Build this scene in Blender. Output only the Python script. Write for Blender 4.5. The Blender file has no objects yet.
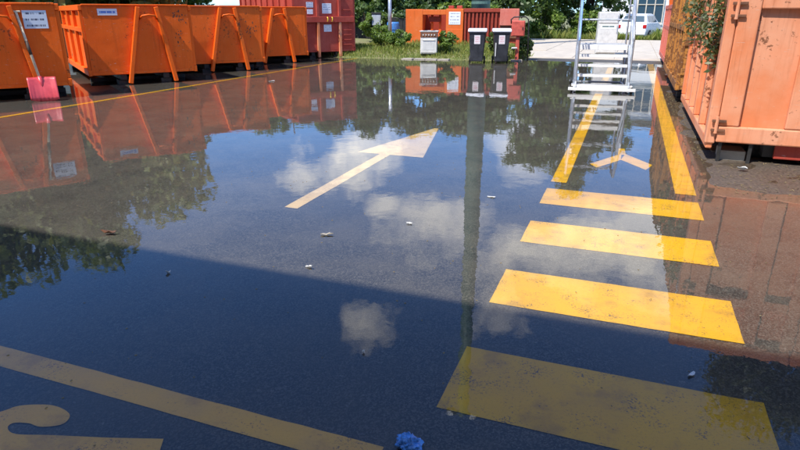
import bpy, math, random
import numpy as np
from mathutils import Vector, Matrix, noise as mnoise
R = math.radians
scene = bpy.context.scene
C = scene.collection

# ------------------------------------------------------------------ camera
cd = bpy.data.cameras.new('camera'); cam = bpy.data.objects.new('camera', cd); C.objects.link(cam)
cd.sensor_width = 36.0; cd.lens = 36.0 * 590 / 800
cd.clip_start = 0.05; cd.clip_end = 3000
cam.location = (0, 0, 1.57)
cam.rotation_euler = (R(90 - 19.85), 0, R(20.618))
scene.camera = cam

# ------------------------------------------------------------------ light
SUN = Vector((-0.45, -0.89, 0)).normalized(); EL = R(56)
sd = Vector((SUN.x * math.cos(EL), SUN.y * math.cos(EL), math.sin(EL)))      # towards the sun
ld = bpy.data.lights.new('sun', 'SUN'); ld.energy = 5.0; ld.angle = R(0.53); ld.color = (1.0, 0.95, 0.87)
sun = bpy.data.objects.new('sun', ld); C.objects.link(sun)
sun.rotation_euler = sd.to_track_quat('Z', 'Y').to_euler()

w = bpy.data.worlds.new('World'); scene.world = w; w.use_nodes = True
nt = w.node_tree; nt.nodes.clear()
def N(t, typ, **kw):
    n = t.nodes.new(typ)
    for k, v in kw.items(): setattr(n, k, v)
    return n
out = N(nt, 'ShaderNodeOutputWorld'); bg = N(nt, 'ShaderNodeBackground')
sky = N(nt, 'ShaderNodeTexSky', sky_type='NISHITA', sun_disc=False)
sky.sun_elevation = EL; sky.sun_rotation = math.atan2(SUN.x, SUN.y) % (2 * math.pi)
sky.air_density = 1.0; sky.dust_density = 0.3; sky.ozone_density = 2.0; sky.altitude = 300
SKY = 0.135
bg.inputs['Strength'].default_value = 1.0
def wm(op, a, b=None, c=None, cl=False):
    n = N(nt, 'ShaderNodeMath', operation=op, use_clamp=cl)
    for i, v in enumerate((a, b, c)):
        if v is None: continue
        if isinstance(v, (int, float)): n.inputs[i].default_value = v
        else: nt.links.new(v, n.inputs[i])
    return n.outputs[0]
tc = N(nt, 'ShaderNodeTexCoord'); sp = N(nt, 'ShaderNodeSeparateXYZ'); nt.links.new(tc.outputs['Generated'], sp.inputs[0])
zc = wm('MAXIMUM', sp.outputs[2], 0.03)
px = wm('DIVIDE', sp.outputs[0], zc); py = wm('DIVIDE', sp.outputs[1], zc)
cb = N(nt, 'ShaderNodeCombineXYZ'); nt.links.new(px, cb.inputs[0]); nt.links.new(py, cb.inputs[1])
nz = N(nt, 'ShaderNodeTexNoise'); nz.inputs['Scale'].default_value = 8.5; nz.inputs['Detail'].default_value = 9; nz.inputs['Roughness'].default_value = 0.60
nt.links.new(tc.outputs['Generated'], nz.inputs['Vector'])
nb = N(nt, 'ShaderNodeTexNoise'); nb.inputs['Scale'].default_value = 0.33; nb.inputs['Detail'].default_value = 3
nt.links.new(cb.outputs[0], nb.inputs['Vector'])
# scattered cumulus: each a ragged puff in the cloud layer (layer coordinates = direction / height)
PUFFS = [(-1.92, 4.05, 1.2, 0.52, 1.0), (-1.17, 2.88, 0.30, 0.12, 0.7), (-0.86, 2.80, 0.66, 0.30, 0.72), (-0.79, 1.68, 0.20, 0.115, 0.8),
         (-0.06, 2.50, 0.75, 0.48, 0.85), (-0.33, 1.95, 0.30, 0.16, 0.8), (0.22, 3.1, 0.6, 0.4, 0.7), (-0.60, 5.0, 1.4, 0.55, 0.55), (-4.6, 5.2, 1.6, 0.9, .8)]
rj = random.Random(8)                      # unseen cumulus over the rest of the sky, added to whiten ambient light
for k in range(19):
    a = rj.uniform(0, 6.283); r = 0.12 + 3.9 * rj.random() ** 1.5
    if r > 1.05 and math.sin(a) > 0.25 and abs(math.cos(a)) < 0.93: continue
    PUFFS.append((r * math.cos(a), r * math.sin(a), 0.20 + 0.16 * r, 0.20 + 0.09 * r, rj.uniform(0.7, 1.0)))
tot = None
for cx, cy, rr, rt, amp in PUFFS:
    L_ = math.hypot(cx, cy); ux, uy = cx / L_, cy / L_
    er = wm('DIVIDE', wm('SUBTRACT', wm('ADD', wm('MULTIPLY', px, ux), wm('MULTIPLY', py, uy)), L_), rr)
    et = wm('DIVIDE', wm('SUBTRACT', wm('MULTIPLY', py, ux), wm('MULTIPLY', px, uy)), rt)
    d = wm('SQRT', wm('ADD', wm('MULTIPLY', er, er), wm('MULTIPLY', et, et)))
    m = wm('SUBTRACT', 1.0, d)
    m = wm('ADD', m, wm('MULTIPLY', wm('SUBTRACT', nz.outputs['Fac'], 0.52), 3.4))
    m = wm('MULTIPLY', wm('MULTIPLY_ADD', m, 1.25, 0.0, cl=True), amp)
    tot = m if tot is None else wm('MAXIMUM', tot, m)
# low hazy cloud bank towards the horizon
lowm = wm('MULTIPLY', wm('MULTIPLY_ADD', wm('SUBTRACT', wm('ADD', nb.outputs['Fac'], wm('MULTIPLY', nz.outputs['Fac'], 0.35)), 0.70), 5.0, 0.0, cl=True),
            wm('MULTIPLY_ADD', sp.outputs[2], -3.6, 1.30, cl=True))
tot = wm('MAXIMUM', tot, wm('MULTIPLY', lowm, 0.7))
tot = wm('MULTIPLY', tot, wm('MULTIPLY_ADD', sp.outputs[2], 30.0, 0.0, cl=True))
skc = N(nt, 'ShaderNodeMix', data_type='RGBA', blend_type='MULTIPLY'); skc.inputs[0].default_value = 1.0
nt.links.new(sky.outputs[0], skc.inputs[6]); skc.inputs[7].default_value = (SKY * 0.58, SKY * 0.98, SKY * 1.5, 1)
mx = N(nt, 'ShaderNodeMix', data_type='RGBA')
nt.links.new(tot, mx.inputs[0]); nt.links.new(skc.outputs[2], mx.inputs[6]); mx.inputs[7].default_value = (2.0, 1.92, 1.82, 1)
nt.links.new(mx.outputs[2], bg.inputs[0]); nt.links.new(bg.outputs[0], out.inputs[0])

vs = scene.view_settings
vs.view_transform = 'Standard'; vs.look = 'None'; vs.gamma = 1; vs.use_curve_mapping = False
vs.exposure = 0.45
scene.render.engine = 'CYCLES'
scene.cycles.max_bounces = 6; scene.cycles.diffuse_bounces = 3; scene.cycles.glossy_bounces = 3; scene.cycles.transparent_max_bounces = 8

# ------------------------------------------------------------------ materials
MATS = {}
class T:
    """tiny node helper"""
    def __init__(s, name):
        s.m = bpy.data.materials.new(name); s.m.use_nodes = True
        s.t = s.m.node_tree; s.b = s.t.nodes['Principled BSDF']; s.o = s.t.nodes['Material Output']
        MATS[name] = s.m
    def n(s, typ, **kw): return N(s.t, typ, **kw)
    def l(s, a, b): s.t.links.new(a, b)
    def coord(s, kind='Object'):
        c = s.n('ShaderNodeTexCoord')
        oi = s.n('ShaderNodeObjectInfo')
        a = s.n('ShaderNodeVectorMath', operation='ADD')
        mu = s.n('ShaderNodeMath', operation='MULTIPLY'); mu.inputs[1].default_value = 37.0
        s.l(oi.outputs['Random'], mu.inputs[0]); s.l(c.outputs[kind], a.inputs[0]); s.l(mu.outputs[0], a.inputs[1])
        return a.outputs[0]
    def world(s): return s.n('ShaderNodeNewGeometry').outputs['Position']
    def noise(s, vec, scale, detail=4, rough=0.55, stretch=None):
        if stretch:
            mp = s.n('ShaderNodeMapping'); mp.inputs['Scale'].default_value = stretch; s.l(vec, mp.inputs[0]); vec = mp.outputs[0]
        x = s.n('ShaderNodeTexNoise'); x.inputs['Scale'].default_value = scale; x.inputs['Detail'].default_value = detail; x.inputs['Roughness'].default_value = rough
        s.l(vec, x.inputs['Vector']); return x.outputs['Fac']
    def voro(s, vec, scale, feature='F1', outp='Distance'):
        x = s.n('ShaderNodeTexVoronoi', feature=feature); x.inputs['Scale'].default_value = scale; s.l(vec, x.inputs['Vector']); return x.outputs[outp]
    def ramp(s, fac, a, b, va=0.0, vb=1.0):
        x = s.n('ShaderNodeMapRange', interpolation_type='SMOOTHSTEP'); s.l(fac, x.inputs[0])
        x.inputs[1].default_value = a; x.inputs[2].default_value = b; x.inputs[3].default_value = va; x.inputs[4].default_value = vb; return x.outputs[0]
    def math(s, op, a, b, cl=False):
        x = s.n('ShaderNodeMath', operation=op, use_clamp=cl)
        for i, v in enumerate((a, b)):
            if isinstance(v, (int, float)): x.inputs[i].default_value = v
            else: s.l(v, x.inputs[i])
        return x.outputs[0]
    def mix(s, f, a, b, blend='MIX'):
        x = s.n('ShaderNodeMix', data_type='RGBA', blend_type=blend)
        for i, v in ((0, f), (6, a), (7, b)):
            if isinstance(v, (int, float)): x.inputs[i].default_value = v
            elif isinstance(v, tuple): x.inputs[i].default_value = (*v[:3], 1)
            else: s.l(v, x.inputs[i])
        return x.outputs[2]
    def bump(s, h, strength, dist):
        x = s.n('ShaderNodeBump'); x.inputs['Strength'].default_value = strength; x.inputs['Distance'].default_value = dist
        s.l(h, x.inputs['Height']); s.l(x.outputs[0], s.b.inputs['Normal'])
    def setc(s, c):
        if isinstance(c, tuple): s.b.inputs['Base Color'].default_value = (*c, 1)
        else: s.l(c, s.b.inputs['Base Color'])
    def rough(s, r):
        if isinstance(r, (int, float)): s.b.inputs['Roughness'].default_value = r
        else: s.l(r, s.b.inputs['Roughness'])

def plain(name, col, rough=0.5, var=0.25, metal=0.0, scale=6.0):
    s = T(name); v = s.coord(); f = s.noise(v, scale, 6, 0.65)
    k = s.ramp(f, 0.3, 0.7)
    s.setc(s.mix(k, tuple(c * (1 - var) for c in col), tuple(min(1, c * (1 + var * .6)) for c in col)))
    s.rough(s.ramp(f, 0.3, 0.7, rough * 0.8, min(1, rough * 1.2))); s.b.inputs['Metallic'].default_value = metal
    s.bump(f, 0.12, 0.01); return s.m

def steel_paint(name, col, fade, rust=0.5, rough=0.45, faded=0.5):
    """sun-faded industrial paint with scratches, rust blooms and vertical runs"""
    s = T(name); v = s.coord()
    big = s.noise(v, 1.3, 5, 0.6); fine = s.noise(v, 14, 6, 0.7); run = s.noise(v, 5, 5, 0.7, (3.5, 3.5, 0.22))
    c = s.mix(s.math('MULTIPLY', s.ramp(big, 0.35, 0.72), faded), col, fade)
    c = s.mix(s.math('MULTIPLY', s.ramp(run, 0.48, 0.75), 0.45), c, tuple(x * 0.55 for x in col))
    rm = s.ramp(s.math('ADD', s.math('MULTIPLY', fine, 0.6), s.math('MULTIPLY', big, 0.5)), 0.74 - 0.14 * rust, 0.80 - 0.14 * rust)
    c = s.mix(s.math('MULTIPLY', rm, 0.85), c, (0.12, 0.045, 0.02))
    sc = s.noise(v, 30, 3, 0.6, (0.35, 0.35, 2.2))
    c = s.mix(s.math('MULTIPLY', s.ramp(sc, 0.655, 0.72), 0.5), c, (0.55, 0.42, 0.34))
    s.setc(c); s.rough(s.ramp(fine, 0.3, 0.7, rough, rough + 0.22)); s.b.inputs['Specular IOR Level'].default_value = 0.22
    s.bump(s.math('ADD', s.math('MULTIPLY', big, 1.0), s.math('MULTIPLY', fine, 0.12)), 0.35, 0.03); return s.m

steel_paint('orange_paint', (0.76, 0.112, 0.006), (0.80, 0.155, 0.016), 0.7)
steel_paint('worn_orange_paint', (0.72, 0.115, 0.008), (0.76, 0.16, 0.02), 0.75)
steel_paint('salmon_paint', (0.64, 0.20, 0.080), (0.68, 0.32, 0.19), 0.55, 0.5, 0.9)
steel_paint('dark_red_paint', (0.36, 0.050, 0.032), (0.48, 0.11, 0.075), 0.45, 0.55, 0.7)
steel_paint('rusty_ochre_paint', (0.42, 0.17, 0.035), (0.40, 0.24, 0.09), 1.6, 0.6)
steel_paint('pink_paint', (0.55, 0.13, 0.09), (0.60, 0.26, 0.20), 0.7, 0.5)
steel_paint('press_orange', (0.66, 0.13, 0.022), (0.70, 0.20, 0.06), 0.4)
steel_paint('press_red', (0.30, 0.045, 0.025), (0.34, 0.07, 0.04), 0.5)
steel_paint('green_steel', (0.095, 0.18, 0.148), (0.13, 0.22, 0.18), 0.1, 0.45)
steel_paint('white_steel', (0.72, 0.72, 0.70), (0.78, 0.77, 0.74), 0.1, 0.4)
plain('black_steel', (0.018, 0.017, 0.016), 0.6)
plain('dark_rubber', (0.02, 0.02, 0.02), 0.8)
plain('galvanised', (0.42, 0.45, 0.49), 0.42, 0.15, 0.6)
plain('tread_metal', (0.44, 0.44, 0.43), 0.5, 0.25, 0.2)
plain('blue_steel', (0.20, 0.33, 0.55), 0.4)
plain('red_plastic', (0.55, 0.06, 0.075), 0.35, 0.2)
plain('handle_wood', (0.62, 0.52, 0.36), 0.6, 0.2)
plain('grip_tape', (0.07, 0.045, 0.03), 0.7)
plain('bin_plastic', (0.022, 0.024, 0.030), 0.5)
plain('lid_plastic', (0.72, 0.72, 0.74), 0.45, 0.1)
plain('enamel_white', (0.60, 0.59, 0.55), 0.3, 0.12)
plain('oven_glass', (0.03, 0.03, 0.03), 0.15)
plain('rust_brown', (0.17, 0.07, 0.035), 0.85, 0.5)
plain('hydrant_red', (0.52, 0.09, 0.06), 0.5, 0.3)
plain('wall_white', (0.74, 0.75, 0.76), 0.8, 0.06)
plain('wall_grey', (0.55, 0.50, 0.42), 0.85, 0.12)
plain('roof_sheet', (0.10, 0.10, 0.105), 0.6, 0.2)
plain('fence_grey', (0.24, 0.28, 0.30), 0.6, 0.25)
plain('concrete', (0.47, 0.42, 0.35), 0.9, 0.14, 0, 3.0)
plain('kerb_stone', (0.30, 0.27, 0.22), 0.9, 0.2)
plain('bark', (0.085, 0.06, 0.042), 0.95, 0.4)
plain('car_white', (0.78, 0.79, 0.80), 0.25, 0.04)
plain('tyre', (0.02, 0.02, 0.02), 0.85)
plain('rim_alloy', (0.5, 0.5, 0.52), 0.35, 0.1, 0.8)
plain('red_glass', (0.45, 0.01, 0.012), 0.2)
plain('blue_plastic', (0.06, 0.22, 0.55), 0.3, 0.5, 0, 40.0)
plain('paper', (0.52, 0.52, 0.50), 0.8, 0.1)
plain('dead_leaf', (0.10, 0.040, 0.018), 0.8, 0.4)
plain('straw', (0.20, 0.15, 0.07), 0.9, 0.3)
plain('yellow_plastic', (0.75, 0.55, 0.06), 0.5, 0.15)
plain('green_plastic', (0.03, 0.28, 0.13), 0.5, 0.2)
plain('grey_plastic', (0.40, 0.43, 0.45), 0.5, 0.15)
s = T('window_glass'); s.setc((0.035, 0.075, 0.11)); s.rough(0.06)

def sheet_print(name, base, ink, rows, cov=0.55, dens=26):
    """flat print: rows of small unreadable marks on a plate (object x = along, z = up)"""
    s = T(name); tcn = s.n('ShaderNodeTexCoord'); spx = s.n('ShaderNodeSeparateXYZ'); s.l(tcn.outputs['Generated'], spx.inputs[0])
    zz = s.math('MULTIPLY', spx.outputs[2], rows); fr = s.math('FRACT', zz, 0)
    band = s.math('MULTIPLY', s.ramp(fr, 0.30, 0.36), s.ramp(fr, 0.62, 0.68, 1, 0))
    xx = s.math('MULTIPLY', spx.outputs[0], dens); fl = s.math('FLOOR', zz, 0)
    cmb = s.n('ShaderNodeCombineXYZ'); s.l(xx, cmb.inputs[0]); s.l(s.math('MULTIPLY', fl, 7.3), cmb.inputs[1])
    nn = s.noise(cmb.outputs[0], 1.0, 1, 0.5)
    marg = s.math('MULTIPLY', s.ramp(spx.outputs[0], 0.10, 0.11), s.ramp(spx.outputs[0], 0.89, 0.90, 1, 0))
    mz = s.math('MULTIPLY', s.ramp(spx.outputs[2], 0.10, 0.11), s.ramp(spx.outputs[2], 0.89, 0.90, 1, 0))
    f = s.math('MULTIPLY', s.math('MULTIPLY', band, s.ramp(nn, 0.62 - cov * .3, 0.66 - cov * .3)), s.math('MULTIPLY', marg, mz))
    s.setc(s.mix(f, base, ink)); s.rough(0.4); return s.m
sheet_print('sign_print', (0.60, 0.66, 0.74), (0.08, 0.09, 0.14), 3)
sheet_print('white_print', (0.74, 0.75, 0.78), (0.25, 0.28, 0.34), 4)
sheet_print('sticker_print', (0.74, 0.70, 0.70), (0.55, 0.08, 0.10), 5, .8, 12)
sheet_print('logo_print', (0.72, 0.73, 0.76), (0.10, 0.20, 0.55), 1, .8, 14)
sheet_print('fridge_print', (0.78, 0.78, 0.77), (0.10, 0.16, 0.15), 1, .9, 12)

# asphalt with aggregate, patches and silt
def ground_material():
    s = T('asphalt'); p = s.world()
    agg = s.voro(p, 150, 'F1', 'Color'); bw = s.n('ShaderNodeRGBToBW'); s.l(agg, bw.inputs[0])
    n1 = s.noise(p, 2.2, 6, 0.62); n2 = s.noise(p, 0.55, 4, 0.6); n3 = s.noise(p, 38, 4, 0.7)
    c = s.mix(s.ramp(bw.outputs[0], 0.3, 0.95), (0.034, 0.034, 0.033), (0.116, 0.113, 0.105))
    c = s.mix(s.math('MULTIPLY', s.ramp(n1, 0.4, 0.68), 0.40), c, (0.105, 0.098, 0.084))
    c = s.mix(s.math('MULTIPLY', s.ramp(n2, 0.42, 0.62), 0.40), c, (0.050, 0.047, 0.041))
    c = s.mix(s.math('MULTIPLY', s.ramp(n3, 0.60, 0.70), 0.35), c, (0.26, 0.25, 0.235))
    # settled mud beside the right-hand containers
    sx = s.n('ShaderNodeSeparateXYZ'); s.l(p, sx.inputs[0])
    wob = s.math('MULTIPLY', s.math('SUBTRACT', n1, 0.5), 1.2)
    mud = s.math('MULTIPLY', s.ramp(s.math('ADD', sx.outputs[0], wob), 0.55, 0.95), s.ramp(s.math('ADD', sx.outputs[1], wob), 5.4, 6.3))
    c = s.mix(s.math('MULTIPLY', mud, 0.85), c, s.mix(s.ramp(n3, 0.35, 0.65), (0.040, 0.029, 0.020), (0.115, 0.085, 0.058)))
    # dry silt beyond the water, at the far end
    s.setc(c); s.rough(s.ramp(n1, 0.3, 0.7, 0.5, 0.8))
    s.bump(s.math('ADD', s.math('MULTIPLY', bw.outputs[0], 0.5), n3), 0.6, 0.004); return s.m
ground_material()

def paint_material(name, col, worn, thresh):
    s = T(name); p = s.world()
    a = s.noise(p, 5, 6, 0.72); b = s.noise(p, 85, 5, 0.8); d = s.noise(p, 1.7, 4, 0.6)
    m = s.ramp(s.math('ADD', s.math('MULTIPLY', a, 0.42), s.math('MULTIPLY', b, 0.63)), thresh, thresh + 0.06)
    c = s.mix(s.ramp(d, 0.35, 0.65), col, worn)
    c = s.mix(s.math('MULTIPLY', s.ramp(b, 0.45, 0.7), 0.25), c, tuple(x * 0.6 for x in col))
    e = s.noise(p, 3.3, 6, 0.7); c = s.mix(s.math('MULTIPLY', s.ramp(e, 0.50, 0.68), 0.42), c, (0.22, 0.13, 0.055))
    c = s.mix(m, c, s.mix(s.ramp(b, 0.3, 0.7), (0.030, 0.028, 0.026), (0.10, 0.09, 0.08)))
    s.setc(c); s.rough(0.6)
    s.bump(b, 0.4, 0.003); return s.m
paint_material('yellow_road_paint', (0.62, 0.385, 0.014), (0.56, 0.345, 0.032), 0.575)
paint_material('faded_road_paint', (0.54, 0.41, 0.19), (0.50, 0.39, 0.22), 0.575)
paint_material('ochre_road_paint', (0.68, 0.42, 0.06), (0.60, 0.38, 0.09), 0.59)

# shallow standing water: mirror by Fresnel over clear, faintly brown water
s = T('water'); p = s.world()
gl = s.n('ShaderNodeBsdfGlossy'); gl.inputs['Roughness'].default_value = 0.006; gl.inputs['Color'].default_value = (1, 1, 1, 1)
tr = s.n('ShaderNodeBsdfTransparent'); tr.inputs['Color'].default_value = (0.95, 0.925, 0.88, 1)
fr = s.n('ShaderNodeFresnel'); fr.inputs['IOR'].default_value = 1.43
w1 = s.noise(p, 1.6, 3, 0.5, (1, 0.8, 1)); w2 = s.noise(p, 9, 3, 0.5); w3 = s.noise(p, 45, 2, 0.5)
hh = s.math('ADD', s.math('MULTIPLY', w1, 0.0040), s.math('ADD', s.math('MULTIPLY', w2, 0.0006), s.math('MULTIPLY', w3, 0.00004)))
bp = s.n('ShaderNodeBump'); bp.inputs['Strength'].default_value = 0.55; bp.inputs['Distance'].default_value = 1.0
s.l(hh, bp.inputs['Height']); s.l(bp.outputs[0], gl.inputs['Normal']); s.l(bp.outputs[0], fr.inputs['Normal'])
ms = s.n('ShaderNodeMixShader'); s.l(fr.outputs[0], ms.inputs[0]); s.l(tr.outputs[0], ms.inputs[1]); s.l(gl.outputs[0], ms.inputs[2])
s.l(ms.outputs[0], s.o.inputs[0]); s.t.nodes.remove(s.b)

def leaf_material(name, a, b, trans=0.35):
    s = T(name); g = s.n('ShaderNodeNewGeometry')
    c = s.mix(g.outputs['Random Per Island'], a, b)
    s.setc(c); s.rough(0.5)
    t2 = s.n('ShaderNodeBsdfTranslucent'); s.l(s.mix(0.5, c, (b[0] * 1.5, b[1] * 1.6, b[2] * .6)), t2.inputs[0])
    m2 = s.n('ShaderNodeMixShader'); m2.inputs[0].default_value = trans
    s.l(s.b.outputs[0], m2.inputs[1]); s.l(t2.outputs[0], m2.inputs[2]); s.l(m2.outputs[0], s.o.inputs[0]); return s.m
leaf_material('leaf_dark', (0.026, 0.058, 0.014), (0.085, 0.140, 0.030))
leaf_material('leaf_mid', (0.045, 0.090, 0.018), (0.125, 0.185, 0.040))
leaf_material('leaf_olive', (0.09, 0.135, 0.030), (0.23, 0.27, 0.07))
leaf_material('leaf_bright', (0.080, 0.150, 0.020), (0.200, 0.280, 0.050))
leaf_material('grass_blade', (0.09, 0.17, 0.02), (0.36, 0.36, 0.10))
leaf_material('cut_leaf', (0.050, 0.085, 0.025), (0.150, 0.160, 0.060))
s = T('soil'); v = s.world(); f = s.noise(v, 1.5, 6, 0.7)
s.setc(s.mix(s.ramp(f, 0.35, 0.65), (0.12, 0.15, 0.04), (0.22, 0.19, 0.10))); s.rough(0.95); s.bump(f, 0.5, 0.05)

# ------------------------------------------------------------------ mesh helpers
class MB:
    def __init__(s): s.v = []; s.f = []
    def add(s, vs, fs):
        o = len(s.v); s.v += [tuple(x) for x in vs]; s.f += [tuple(i + o for i in f) for f in fs]; return s
    def box(s, x0, x1, y0, y1, z0, z1, M=None):
        vs = [Vector((x, y, z)) for z in (z0, z1) for y in (y0, y1) for x in (x0, x1)]
        if M: vs = [M @ q for q in vs]
        return s.add(vs, [(0, 2, 3, 1), (4, 5, 7, 6), (0, 1, 5, 4), (2, 6, 7, 3), (0, 4, 6, 2), (1, 3, 7, 5)])
    def bar(s, a, b, wx, wy, up=(0, 0, 1)):
        """rectangular bar from a to b; wx = width across, wy = thickness"""
        a = Vector(a); b = Vector(b); d = (b - a).normalized(); u = Vector(up)
        x = d.cross(u)
        if x.length < 1e-4: x = Vector((1, 0, 0))
        x.normalize(); y = x.cross(d).normalized()
        vs = []
        for q in (a, b):
            for sx, sy in ((-1, -1), (1, -1), (1, 1), (-1, 1)): vs.append(q + x * sx * wx / 2 + y * sy * wy / 2)
        return s.add(vs, [(3, 2, 1, 0), (4, 5, 6, 7), (0, 1, 5, 4), (1, 2, 6, 5), (2, 3, 7, 6), (3, 0, 4, 7)])
    def tube(s, pts, r, n=8, caps=True):
        pts = [Vector(q) for q in pts]; rs = r if isinstance(r, (list, tuple)) else [r] * len(pts)
        vs = []; prev = None
        for i, q in enumerate(pts):
            d = (pts[min(i + 1, len(pts) - 1)] - pts[max(i - 1, 0)]).normalized()
            ref = Vector((0, 0, 1)) if abs(d.z) < 0.9 else Vector((1, 0, 0))
            if prev is None: x = d.cross(ref).normalized()
            else: x = (prev - d * prev.dot(d)).normalized()
            prev = x; y = d.cross(x)
            for k in range(n):
                t = 2 * math.pi * k / n; vs.append(q + (x * math.cos(t) + y * math.sin(t)) * rs[i])
        fs = []
        for i in range(len(pts) - 1):
            for k in range(n):
                a = i * n + k; b = i * n + (k + 1) % n; fs.append((a, b, b + n, a + n))
        if caps: fs.append(tuple(reversed(range(n)))); fs.append(tuple(range((len(pts) - 1) * n, len(pts) * n)))
        return s.add(vs, fs)
    def prism(s, poly, axis, a, b):
        """poly: 2-D outline extruded along axis from a to b"""
        n = len(poly); vs = []
        for t in (a, b):
            for (p, q) in poly: vs.append({'x': (t, p, q), 'y': (p, t, q), 'z': (p, q, t)}[axis])
        fs = [tuple(reversed(range(n))), tuple(range(n, 2 * n))] + [(i, (i + 1) % n, n + (i + 1) % n, n + i) for i in range(n)]
        return s.add(vs, fs)
    def build(s, name, mat, parent=None, bevel=0, smooth=False, loc=None):
        me = bpy.data.meshes.new(name); me.from_pydata(s.v, [], s.f)
        import bmesh
        bm = bmesh.new(); bm.from_mesh(me); bmesh.ops.recalc_face_normals(bm, faces=bm.faces); bm.to_mesh(me); bm.free()
        me.materials.append(MATS[mat])
        if smooth:
            me.polygons.foreach_set('use_smooth', [True] * len(me.polygons))
        o = bpy.data.objects.new(name, me); C.objects.link(o)
        if parent: o.parent = parent
        if loc: o.location = loc
        if bevel:
            b = o.modifiers.new('bevel', 'BEVEL'); b.width = bevel; b.segments = 2; b.limit_method = 'ANGLE'
        return o
def rawmesh(name, V, F, mat, parent=None):
    me = bpy.data.meshes.new(name); V = np.asarray(V, np.float32); F = np.asarray(F, np.int32)
    k = F.shape[1]
    me.vertices.add(len(V)); me.vertices.foreach_set('co', V.ravel())
    me.loops.add(F.size); me.loops.foreach_set('vertex_index', F.ravel())
    me.polygons.add(len(F)); me.polygons.foreach_set('loop_start', np.arange(0, F.size, k, dtype=np.int32))
    me.update(calc_edges=True); me.materials.append(MATS[mat])
    o = bpy.data.objects.new(name, me); C.objects.link(o)
    if parent: o.parent = parent
    return o
def tag(o, label=None, cat=None, group=None, kind=None):
    for k, v in (('label', label), ('category', cat), ('group', group), ('kind', kind)):
        if v: o[k] = v
    return o
def thing(name, label, cat, loc=(0, 0, 0), rz=0, group=None):
    o = bpy.data.objects.new(name, None); C.objects.link(o); o.location = loc; o.rotation_euler = (0, 0, rz)
    return tag(o, label, cat, group)
def copy_tree(o, parent=None):
    c = o.copy(); C.objects.link(c); c.parent = parent
    for ch in list(o.children): copy_tree(ch, c)
    return c

# ------------------------------------------------------------------ ground, water, markings
def sm(a, b, x):
    t = min(1, max(0, (x - a) / (b - a))); return t * t * (3 - 2 * t)
def gh(x, y):
    """height of the asphalt; standing water lies at z = 0"""
    h = -0.016 + 0.004 * mnoise.noise((x * 0.35, y * 0.35, 0)) + 0.0022 * mnoise.noise((x * 1.4, y * 1.4, 3))
    wob = 0.35 * mnoise.noise((x * 0.9, y * 0.9, 7))
    # silted strip along the right-hand containers, a little above the water
    m = sm(0.66, 0.95, x + wob * .6) * sm(5.5, 6.2, y + wob) * (1 - sm(19, 22, y))
    h += m * (0.017 + 0.008 * mnoise.noise((x * 2.3, y * 2.3, 5)) + 0.004 * mnoise.noise((x * 7, y * 7, 9)))
    # thin water with shoals right of the crossing
    m2 = sm(0.70, 1.0, x + wob * .4) * (1 - sm(5.2, 6.0, y + wob)); h += m2 * (0.0085 + 0.005 * mnoise.noise((x * 2.6, y * 2.6, 11)))
    h += sm(20.6, 22.0, y + wob * 0.8) * 0.035
    return h
def axis(a, b, f0, f1, fine, coarse):
    r = []; x = a
    while x < b:
        r.append(x); x += fine if f0 <= x < f1 else coarse
    r.append(b); return r
xs = axis(-17, 7, -5, 3, 0.08, 0.3); ys = axis(-6, 24, 0.5, 9.5, 0.08, 0.25)
V = [(x, y, gh(x, y)) for y in ys for x in xs]; nx = len(xs)
F = [(j * nx + i, j * nx + i + 1, (j + 1) * nx + i + 1, (j + 1) * nx + i) for j in range(len(ys) - 1) for i in range(nx - 1)]
road = rawmesh('asphalt_yard', V, F, 'asphalt'); tag(road, 'flooded grey asphalt yard with yellow road markings', kind='structure')
road.data.polygons.foreach_set('use_smooth', [True] * len(road.data.polygons))
g = MB().box(-1500, 1500, -1500, 1500, -0.5, -0.14).build('ground', 'soil'); tag(g, 'earth ground beyond the flooded yard', kind='structure')
wt = MB().add([(-17, -6, 0), (7, -6, 0), (7, 24, 0), (-17, 24, 0)], [(0, 1, 2, 3)]).build('flood_water', 'water')
tag(wt, 'shallow still flood water mirroring the sky over the asphalt', kind='structure')

def marking(name, poly, mat, label=None, step=0.09):
    """quad strip list in ground coordinates laid 4 mm over the asphalt"""
    mb = MB()
    for q in poly:
        a, b, c, d = [Vector((*p, 0)) for p in q]
        nu = max(1, int(max((b - a).length, (c - d).length) / step)); nv = max(1, int(max((d - a).length, (c - b).length) / step))
        vs = []
        for j in range(nv + 1):
            for i in range(nu + 1):
                p = (a.lerp(b, i / nu)).lerp(d.lerp(c, i / nu), j / nv)
                if i in (0, nu) or j in (0, nv): p = p + Vector((mnoise.noise(p * 9), mnoise.noise(p * 9 + Vector((5, 5, 5))), 0)) * 0.0035
                vs.append((p.x, p.y, gh(p.x, p.y) + 0.004))
        mb.add(vs, [(j * (nu + 1) + i, j * (nu + 1) + i + 1, (j + 1) * (nu + 1) + i + 1, (j + 1) * (nu + 1) + i) for j in range(nv) for i in range(nu)])
    o = mb.build(name, mat, road)
    if label: o['label'] = label
    return o
def rect(x0, x1, y0, y1): return [((x0, y0), (x1, y0), (x1, y1), (x0, y1))]
for y0, y1, lb in ((2.02, 2.54, 'shaded nearest yellow crossing bar'), (3.05, 3.55, 'third yellow crossing bar at the shadow edge'), (4.08, 4.57, 'second yellow crossing bar'), (5.06, 5.57, 'farthest yellow crossing bar')):
    marking('crossing_bar', rect(-0.595, 0.715, y0, y1), 'yellow_road_paint', lb)
marking('painted_line', rect(0.54, 0.72, 5.80, 21.0), 'yellow_road_paint', 'yellow edge line beside the right-hand containers')
marking('painted_line', rect(-0.59, -0.44, 5.82, 19.5), 'yellow_road_paint', 'yellow edge line running under the stairs')
marking('painted_line', rect(-9.35, -9.24, 2.0, 20.3), 'yellow_road_paint', 'thin yellow line in front of the orange containers')
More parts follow.
